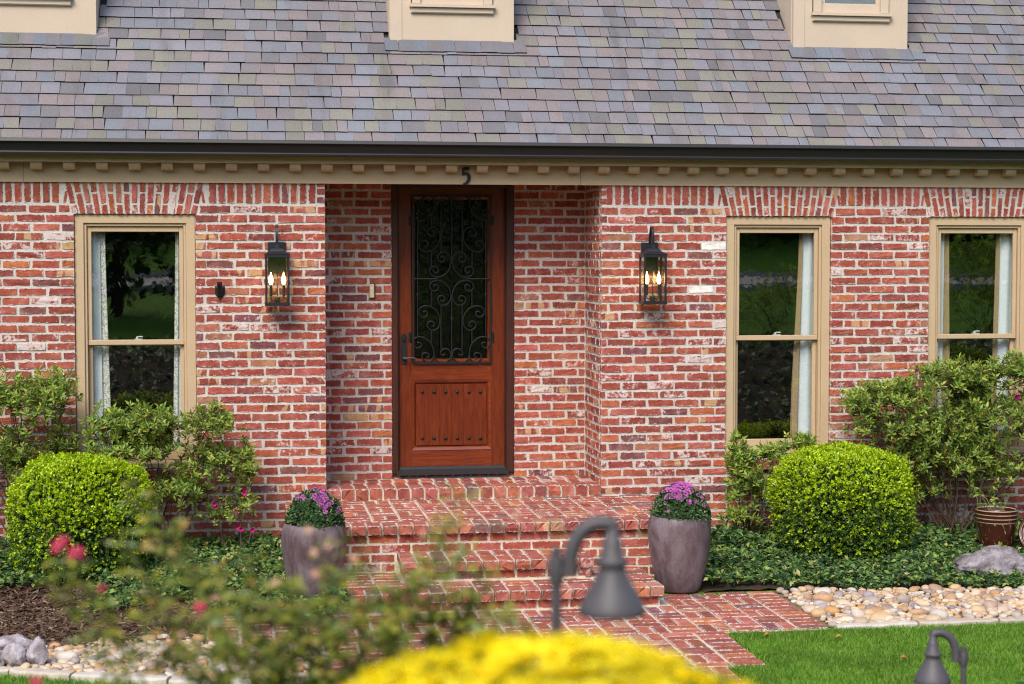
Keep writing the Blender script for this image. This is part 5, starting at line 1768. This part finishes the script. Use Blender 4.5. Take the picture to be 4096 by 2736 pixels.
cover('jasmine_cover', 'bright trailing ground cover between left boxwood and planter', 5600,
      lambda x, y: (x < -1.55 - .3 * (y > -1.4)) & (y > -2.35 + .25 * np.sin(x * 4) - .35 * np.clip(x + 2.4, -1.2, .5)) & ((x > -3.35) | (y > -1.45)) & ((x - PLx) ** 2 + (y - PYy) ** 2 > .18 ** 2), -5.2, -1.55, -2.9, -.05, .050, 52, .17)
rs = np.random.default_rng(55)
k = 12000
x = rs.uniform(-9, 14, k); y = rs.uniform(-12.8, -6.1, k)
P = np.stack([x, y, gz(x, y) + rs.uniform(.01, .12, k)], 1)
L = rs.uniform(.07, .15, k)
V, F = leaf_arrays(P, unit(rs.normal(size=P.shape) * np.array([1, 1, .4])), np.tile([0, .2, 1.], (k, 1)) + rs.normal(size=P.shape) * .4, L, L * .6)
tag(np_mesh('bank_cover', V, F, M['jasmine']), 'dark leafy cover on the bank before the lens, mirrored in lower panes', 'ground cover', kind='stuff')
# creeper with larger leaflets beside the right planter
rs = np.random.default_rng(8)
cr = thing('creeper_plant', 'broad-leaved creeper with five-fingered leaves beside right planter', 'plant', (W(2900, 2150, -.8)[0], -.8, .1))
Pc, Dc, Uc, Lc = [], [], [], []
stem_mb = MB()
for (u, v) in ((2870, 2120), (2930, 2125), (2975, 2145), (2905, 2165), (2850, 2150), (3020, 2170), (2940, 2190)):
    p = PY(u, v, -.85)
    stem_mb.tube([(p[0], -.8, gzs(p[0], -.8)), (p[0], -.83, (p[2] + .08) / 2 + .06), tuple(p)], .003, 5)
    for k in range(5):
        a = -2.0 + k * 1.0
        Pc.append(p); Dc.append((math.sin(a) * 1.0, -.55, math.cos(a) * .75 - .25)); Uc.append((0, -.6, .8)); Lc.append((.075, .095, .10, .095, .075)[k])
V, F = leaf_arrays(np.array(Pc), np.array(Dc), np.array(Uc), Lc, np.array(Lc) * .5, .1, .12)
np_mesh('leaflets', V, F, M['mum_leaf'], cr); stem_mb.build('stalks', M['rose_stem'], cr)

# plants in the brown pot
rs = np.random.default_rng(9)
pp = thing('potted_plant', 'thin green seedlings growing in the glossy brown pot', 'plant', (bx_, by_, bz + .295))
mbp = MB(); tips = []
for k in range(9):
    a = Vector((bx_ + rs.normal(0, .06), by_ + rs.normal(0, .06), bz + .29)); b_ = a + Vector((rs.normal(0, .05), rs.normal(0, .04), rs.uniform(.06, .22)))
    mbp.tube([a, a.lerp(b_, .5) + Vector((.01, 0, .01)), b_], .003, 5); tips.append(b_)
mbp.build('stalks', M['rose_stem'], pp)
T = np.repeat(np.array([tuple(t) for t in tips]), 6, 0)
D = unit(rs.normal(size=T.shape) * np.array([1, 1, .5]))
V, F = leaf_arrays(T, D, np.tile([0, -.3, 1.], (len(T), 1)), rs.uniform(.04, .08, len(T)), np.full(len(T), .025)); np_mesh('leaves', V, F, M['azalea'], pp)

# ------------------------------------------------------------------ bark mulch
rs = np.random.default_rng(61)
n = 9000
x = rs.uniform(-5.2, -2.3, n * 2); y = rs.uniform(-3.6, -1.0, n * 2)
ok = (y > back_L(x) - .10) & ((x < -2.55) | (y > -1.9)) ; x, y = x[ok][:n], y[ok][:n]; n = len(x)
c = np.stack([x, y, gz(x, y) + .008 + .03 * rs.random(n)], 1)
d = unit(rs.normal(size=(n, 3)) * np.array([1, 1, .28])); s_ = unit(np.cross(d, np.array([[0, 0, 1.]]) + rs.normal(size=(n, 3)) * .4)); nn = np.cross(s_, d)
L = rs.uniform(.014, .042, n)[:, None]; Wd = rs.uniform(.004, .011, n)[:, None]; H_ = .0028
V = np.stack([c - d * L - s_ * Wd, c - d * L + s_ * Wd * .7, c + d * L * .9 + s_ * Wd, c + d * L - s_ * Wd * .6,
              c - d * L - s_ * Wd + nn * H_, c - d * L + s_ * Wd * .7 + nn * H_, c + d * L * .9 + s_ * Wd + nn * H_, c + d * L - s_ * Wd * .6 + nn * H_], 1).reshape(-1, 3)
k = np.arange(n)[:, None] * 8
F = np.concatenate([k + np.array([q]) for q in ([4, 5, 6, 7], [3, 2, 1, 0], [0, 1, 5, 4], [1, 2, 6, 5], [2, 3, 7, 6], [3, 0, 4, 7])])
tag(np_mesh('bark_mulch', V, F, M['mulch']), 'brown shredded bark mulch in front of left boxwood', 'mulch', kind='stuff')

# ------------------------------------------------------------------ grass
def grass(label, n, inside, x0, x1, y0, y1, seed):
    rs = np.random.default_rng(seed)
    x = rs.uniform(x0, x1, n); y = rs.uniform(y0, y1, n)
    ok = inside(x, y); x, y = x[ok], y[ok]; n = len(x)
    p = np.stack([x, y, gz(x, y) - .014], 1)
    cl = np.array([mnoise.noise(Vector((a * 5, b * 5, 1.7))) for a, b in zip(x, y)])
    h = (.040 + .014 * cl) * rs.uniform(.65, 1.3, n)
    lean = rs.normal(size=(n, 3)) * np.array([.35, .35, 0])
    up = unit(np.array([0, 0, 1.]) + lean)
    s_ = unit(np.cross(up, rnd_dirs(n, rs))) * (.0028 * rs.uniform(.7, 1.4, n))[:, None]
    V = np.stack([p - s_, p + s_, p + up * h[:, None] + lean * h[:, None] * .4], 1).reshape(-1, 3)
    o = np_mesh('grass', V, np.arange(3 * n).reshape(-1, 3), M['grass'])
    return tag(o, label, 'grass', kind='stuff')
grass('short mown grass of the right lawn beside the walkway', 200000, lambda x, y: (y < edge_R(x) - .085 + .012 * np.sin(x * 31) * np.sin(x * 9)) & ((x > .955 + .02 * np.sin(y * 23) * np.sin(y * 7)) | (y < -4.34)) & (x > .70), .7, 4.6, -5.6, -3.2, 71)
grass('short mown grass of the left lawn corner below the pale edging', 60000, lambda x, y: (y < edge_L(x) - .13) & ((x < -1.78) | ((y < -4.34) & (x < -1.52))), -4.7, -1.5, -5.4, -3.4, 72)

# ------------------------------------------------------------------ chrysanthemums
def flower_mesh(name, mat, r, petals, layers, rs, cup=.35):
    Ps, Ds, Us, Ls = [], [], [], []
    for l in range(layers):
        k = petals - 3 * l
        for q in range(k):
            a = q * 6.283 / k + l * .3 + rs.normal(0, .08)
            e = cup + .55 * l
            Ps.append((0, 0, .002 * l)); Ds.append((math.cos(a), math.sin(a), e)); Us.append((-math.cos(a) * .4, -math.sin(a) * .4, 1)); Ls.append(r * (1 - .16 * l) * rs.uniform(.85, 1.1))
    V, F = leaf_arrays(np.array(Ps), np.array(Ds, float), np.array(Us, float), Ls, np.array(Ls) * .33, .12, .05)
    me = bpy.data.meshes.new(name); me.from_pydata([tuple(v) for v in V], [], [tuple(f) for f in F]); me.materials.append(mat)
    return me
def mum(x, y, z, r, h, label, seed, nfl, spots, leafn=5200):
    rs = np.random.default_rng(seed)
    root = thing('potted_chrysanthemum', label, 'flowers', (x, y, z), 'potted chrysanthemums on the planters')
    d = rnd_dirs(leafn, rs); d[:, 2] = np.abs(d[:, 2]) * 1.0 - .12
    d = unit(d)
    rad = 1 - rs.random(leafn) ** 2 * .35
    c = d * np.array([r, r, h]) * rad[:, None]
    ln = np.array([mnoise.noise(Vector(q) * 14) * .014 for q in c]); c += d * ln[:, None]
    P = c + np.array([x, y, z])
    D = unit(d * .5 + rs.normal(size=P.shape) * .6 + np.array([0, 0, .1])); L = rs.uniform(.02, .036, leafn)
    V, F = leaf_arrays(P, D, d + rs.normal(size=P.shape) * .3, L, L * .6); np_mesh('leaves', V, F, M['mum_leaf'], root)
    k = 420
    db_ = rnd_dirs(k, rs); db_[:, 2] = np.abs(db_[:, 2]); q = db_ * np.array([r, r, h]) * 1.015 + np.array([x, y, z])
    V, F = oval_arrays(np.repeat(q, 2, 0), np.repeat(db_, 2, 0) + rs.normal(size=(2 * k, 3)) * .2, rnd_dirs(2 * k, rs), np.full(2 * k, .011), np.full(2 * k, .010)); np_mesh('buds', V, F, M['mum_bud'], root)
    m = MB(); m.tube([(x, y, z - .07), (x, y, z + h * .6)], [.02, .008], 6)
    for j in range(14):
        a = rs.uniform(0, 6.28); m.tube([(x, y, z - .02), (x + r * .75 * math.cos(a), y + r * .75 * math.sin(a), z + h * rs.uniform(.2, .75))], [.006, .003], 5)
    m.build('stems', M['rose_stem'], root)
    fm = [flower_mesh('blossom', M['mum_pink'], .021, 15, 3, rs) for _ in range(4)]
    for j in range(nfl):
        sx, sy, spr = spots[j % len(spots)]
        dd = unit(np.array([sx, sy, .9]) + rs.normal(size=3) * spr); dd[2] = abs(dd[2])
        p = dd * np.array([r, r, h]) * 1.03 
        o = bpy.data.objects.new('blossom', fm[j % 4])
        o.rotation_euler = Vector(unit(dd + np.array([0, -.35, .2]))).to_track_quat('Z', 'Y').to_euler()
        s_ = rs.uniform(.75, 1.25); o.scale = (s_, s_, s_)
        o.location = p
        link(o, root)
mum(PLx + .01, PYy, .012 + .545, .205, .265, 'dome of dark green mum with a few magenta flowers in left-hand planter by azalea', 81, 60, [(.15, -.35, .22), (.35, -.75, .16), (-.05, .0, .3)])
mum(PRx + .01, PYy, .008 + .54, .212, .265, 'dome of mum thickly topped with magenta flowers in planter by ground cover', 82, 130, [(-.05, -.25, .28), (.05, .05, .3), (-.3, -.5, .22)])

# yellow chrysanthemum close to the lens
rs = np.random.default_rng(83)
yc = PD(2210, 2720, 2.8)
R_, Hh = .62, .55
ytop = float(PD(2180, 2630, 2.8)[2])
ym = thing('yellow_chrysanthemum', 'broad mound of bright yellow chrysanthemum flowers in front of path light', 'flowers', (float(yc[0]), float(yc[1]), gzs(yc[0], yc[1])))
zc = ytop - Hh
n = 4200
d = rnd_dirs(n, rs); d[:, 2] = np.abs(d[:, 2])
keep = d[:, 2] > .05; d = d[keep]
fm = [flower_mesh('bloom', M['mum_yellow'], .026, 13, 2, rs, .3) for _ in range(3)]
fv = [(np.array([v.co[:] for v in m_.vertices]), np.array([p.vertices[:] for p in m_.polygons])) for m_ in fm]
Vs, Fs, bb = [], [], 0
score = []
pos = []
for dd in d:
    lump = 1 + .05 * mnoise.noise(Vector(dd) * 5) + .02 * mnoise.noise(Vector(dd) * 14)
    pos.append(np.array([yc[0], yc[1], zc]) + dd * np.array([R_, R_, Hh]) * lump)
pos = np.array(pos)
uu, vv, zz_ = proj(pos)
vis = (vv < 2740) & (zz_ < 3.0)
order = np.argsort(np.where(vis, -1.0, 0) - 1 / zz_)
for rank_, k in enumerate(order):
    dd = d[k]
    q = Vector(unit(dd + rs.normal(size=3) * .25 + np.array([0, 0, .3]))).to_track_quat('Z', 'Y')
    s_ = rs.uniform(.8, 1.25)
    if rank_ < 250:
        o = bpy.data.objects.new('blossom', fm[k % 3]); o.rotation_euler = q.to_euler(); o.scale = (s_,) * 3
        o.location = Vector(pos[k]) - OFF[ym.name]; link(o, ym)
    else:
        A = np.array(q.to_matrix()) * s_
        v_, f_ = fv[k % 3]
        Vs.append(v_ @ A.T + pos[k]); Fs.append(f_ + bb); bb += len(v_)
o = np_mesh('far_blossoms', np.concatenate(Vs), np.concatenate(Fs), M['mum_yellow'], ym); o['kind'] = 'stuff'
k = 5000
d = rnd_dirs(k, rs); d[:, 2] = np.abs(d[:, 2]); P = np.array([yc[0], yc[1], zc]) + d * np.array([R_, R_, Hh]) * (.97 - .25 * rs.random(k)[:, None] ** 2)
V, F = leaf_arrays(P, unit(d + rs.normal(size=P.shape) * .7), d, rs.uniform(.03, .05, k), np.full(k, .022)); np_mesh('leaves', V, F, M['mum_leaf'], ym)
m = MB()
for j in range(30):
    a = rs.uniform(0, 6.28); rr = rs.uniform(.1, .7)
    m.tube([(yc[0], yc[1], gzs(yc[0], yc[1]) - .03), (yc[0] + R_ * rr * math.cos(a), yc[1] + R_ * rr * math.sin(a), zc + Hh * .7 * (1 - rr * .6))], [.008, .004], 5)
m.build('stems', M['rose_stem'], ym)

# ------------------------------------------------------------------ rose bush in the foreground
rs = np.random.default_rng(91)
rb = PD(1500, 2950, 4.2)
rz = gzs(rb[0], rb[1])
rose = thing('rose_bush', 'loose rose bush with arching canes and a few crimson blooms', 'rose bush', (float(rb[0]), float(rb[1]), rz))
tips = [(250, 2240, 4.9), (200, 2330, 4.9), (330, 2400, 5.0), (500, 1960, 5.1), (620, 2010, 5.1), (690, 2200, 5.0), (480, 2130, 4.9), (400, 2520, 4.9), (740, 2420, 4.8), (860, 2300, 5.2), (900, 2480, 4.7),
        (1000, 2220, 5.0), (1150, 2350, 4.8), (1300, 2200, 4.9), (1360, 2340, 5.1), (1480, 2260, 4.8), (1560, 2350, 5.0), (1650, 2300, 4.9), (1720, 2190, 5.2),
        (1780, 2080, 5.0), (1850, 1960, 5.1), (1860, 2250, 4.9), (1940, 2330, 5.0), (2000, 2450, 4.8), (1600, 2480, 4.7), (1380, 2480, 4.8), (1180, 2500, 4.8), (1000, 2600, 4.7), (760, 2600, 4.8), (2080, 2520, 4.9),
        (600, 2350, 5.0), (560, 2480, 4.9), (950, 2380, 4.9), (1230, 2420, 5.1), (1500, 2430, 5.1), (1700, 2420, 5.0), (1850, 2430, 5.0), (1100, 2450, 5.0)]
m = MB()
LP, LD = [], []
for (u, v, dist) in tips:
    t = Vector(PD(u, v, dist * .84))
    s = Vector((rb[0] + rs.normal(0, .16) + (u - 1300) * .00012, rb[1] + rs.normal(0, .10), rz - .02))
    s = s + (Vector((t.x, t.y, 0)) - Vector((s.x, s.y, 0))) * .25
    s.z = gzs(s.x, s.y) - .02
    mid = s.lerp(t, .5) + Vector((rs.normal(0, .02), rs.normal(0, .02), .05))
    path = catmull([s, mid, s.lerp(t, .8) + Vector((0, 0, .02)), t], 7)
    m.tube(path, [.0048 * (1 - .6 * i / (len(path) - 1)) for i in range(len(path))], 5)
    for i in range(3, len(path)):
        f = i / len(path)
        for q in range(int(rs.integers(3, 6)) if (u > 900 and v > 2280) else int(rs.integers(1, 4))):
            p = path[i].lerp(path[i - 1], rs.random())
            dd = unit(rs.normal(size=3) * np.array([1, 1, .5]) + np.array([0, 0, .3]))
            stalk = .015 + .03 * rs.random()
            for e in (-1, 0, 1):
                side = np.cross(dd, [0, 0, 1.0])
                LP.append(np.array(p) + dd * stalk * (1 if e == 0 else .7)); LD.append(unit(dd * (1 if e == 0 else .35) + side * e))
m.build('canes', M['rose_stem'], rose, True)
LP, LD = np.array(LP), np.array(LD)
L = rs.uniform(.020, .038, len(LP))
V, F = leaf_arrays(LP, LD, np.array([[0, -.3, 1.0]]) + rs.normal(size=LP.shape) * .4, L, L * .6); np_mesh('leaves', V, F, M['rose_leaf'], rose)
fr = [flower_mesh('blossom', M['rose'], .033, 9, 4, rs, .25) for _ in range(2)]; fp = [flower_mesh('blossom', M['rose_pale'], .028, 8, 3, rs, .3) for _ in range(2)]
for k, (u, v, dist, pale, sc) in enumerate(((232, 2190, 4.9, 0, 1.05), (255, 2168, 4.88, 0, .9), (300, 2212, 4.88, 0, 1.0), (318, 2222, 4.9, 0, .8), (405, 2358, 5.0, 0, .75), (800, 2425, 4.9, 0, .9), (580, 2372, 5.0, 1, .8), (145, 2728, 4.8, 0, .8),
                                    (1230, 2122, 5.0, 1, .8), (1320, 2178, 5.0, 1, .9), (1110, 2345, 4.9, 1, 1.1), (1255, 2215, 5.0, 1, .8), (1260, 2300, 5.0, 1, .9), (1055, 2430, 5.0, 1, .9), (860, 2395, 5.0, 1, .7), (2060, 2060, 5.0, 1, .9), (1415, 2235, 5.0, 1, .8), (1690, 2140, 5.0, 1, .6), (730, 2540, 4.9, 1, .6))):
    p = PD(u, v, dist * .84); sc *= .68
    o = bpy.data.objects.new('blossom', (fp if pale else fr)[k % 2])
    o.rotation_euler = Vector(unit(np.array([rs.normal(0, .4), -.7, .6]))).to_track_quat('Z', 'Y').to_euler(); o.scale = (sc,) * 3
    o.location = Vector(p) - OFF[rose.name]; link(o, rose)

# ------------------------------------------------------------------ fallen leaves
rs = np.random.default_rng(99)
for k, (u, v, what) in enumerate(((3370, 2545, 'curled brown fallen leaf on the right lawn near the stone edging'), (3080, 2535, 'small tan fallen leaf at the lawn corner by the walkway'),
                                  (2045, 1926, 'dark dried leaf lying on the threshold bricks'), (3600, 2630, None), (1850, 1925, None))):
    z = .03 if u > 2500 else .592
    p = PZ(u, v, z)
    a = rs.uniform(0, 6.28)
    V, F = leaf_arrays(np.array([[0., 0, 0]]), np.array([[math.cos(a), math.sin(a), .12]]), np.array([[0, -.3, 1.]]), [.05], np.array([.026]), .35, .25)
    o = np_mesh('fallen_leaf', V, F, M['seed'])
    sm = o.modifiers.new('thick', 'SOLIDIFY'); sm.thickness = .0012
    o.location = (float(p[0]), float(p[1]), z)
    tag(o, what or ('pale fallen leaf lying on the right lawn' if u > 2500 else 'small dried leaf on threshold below the door'), 'leaf', 'fallen leaves')
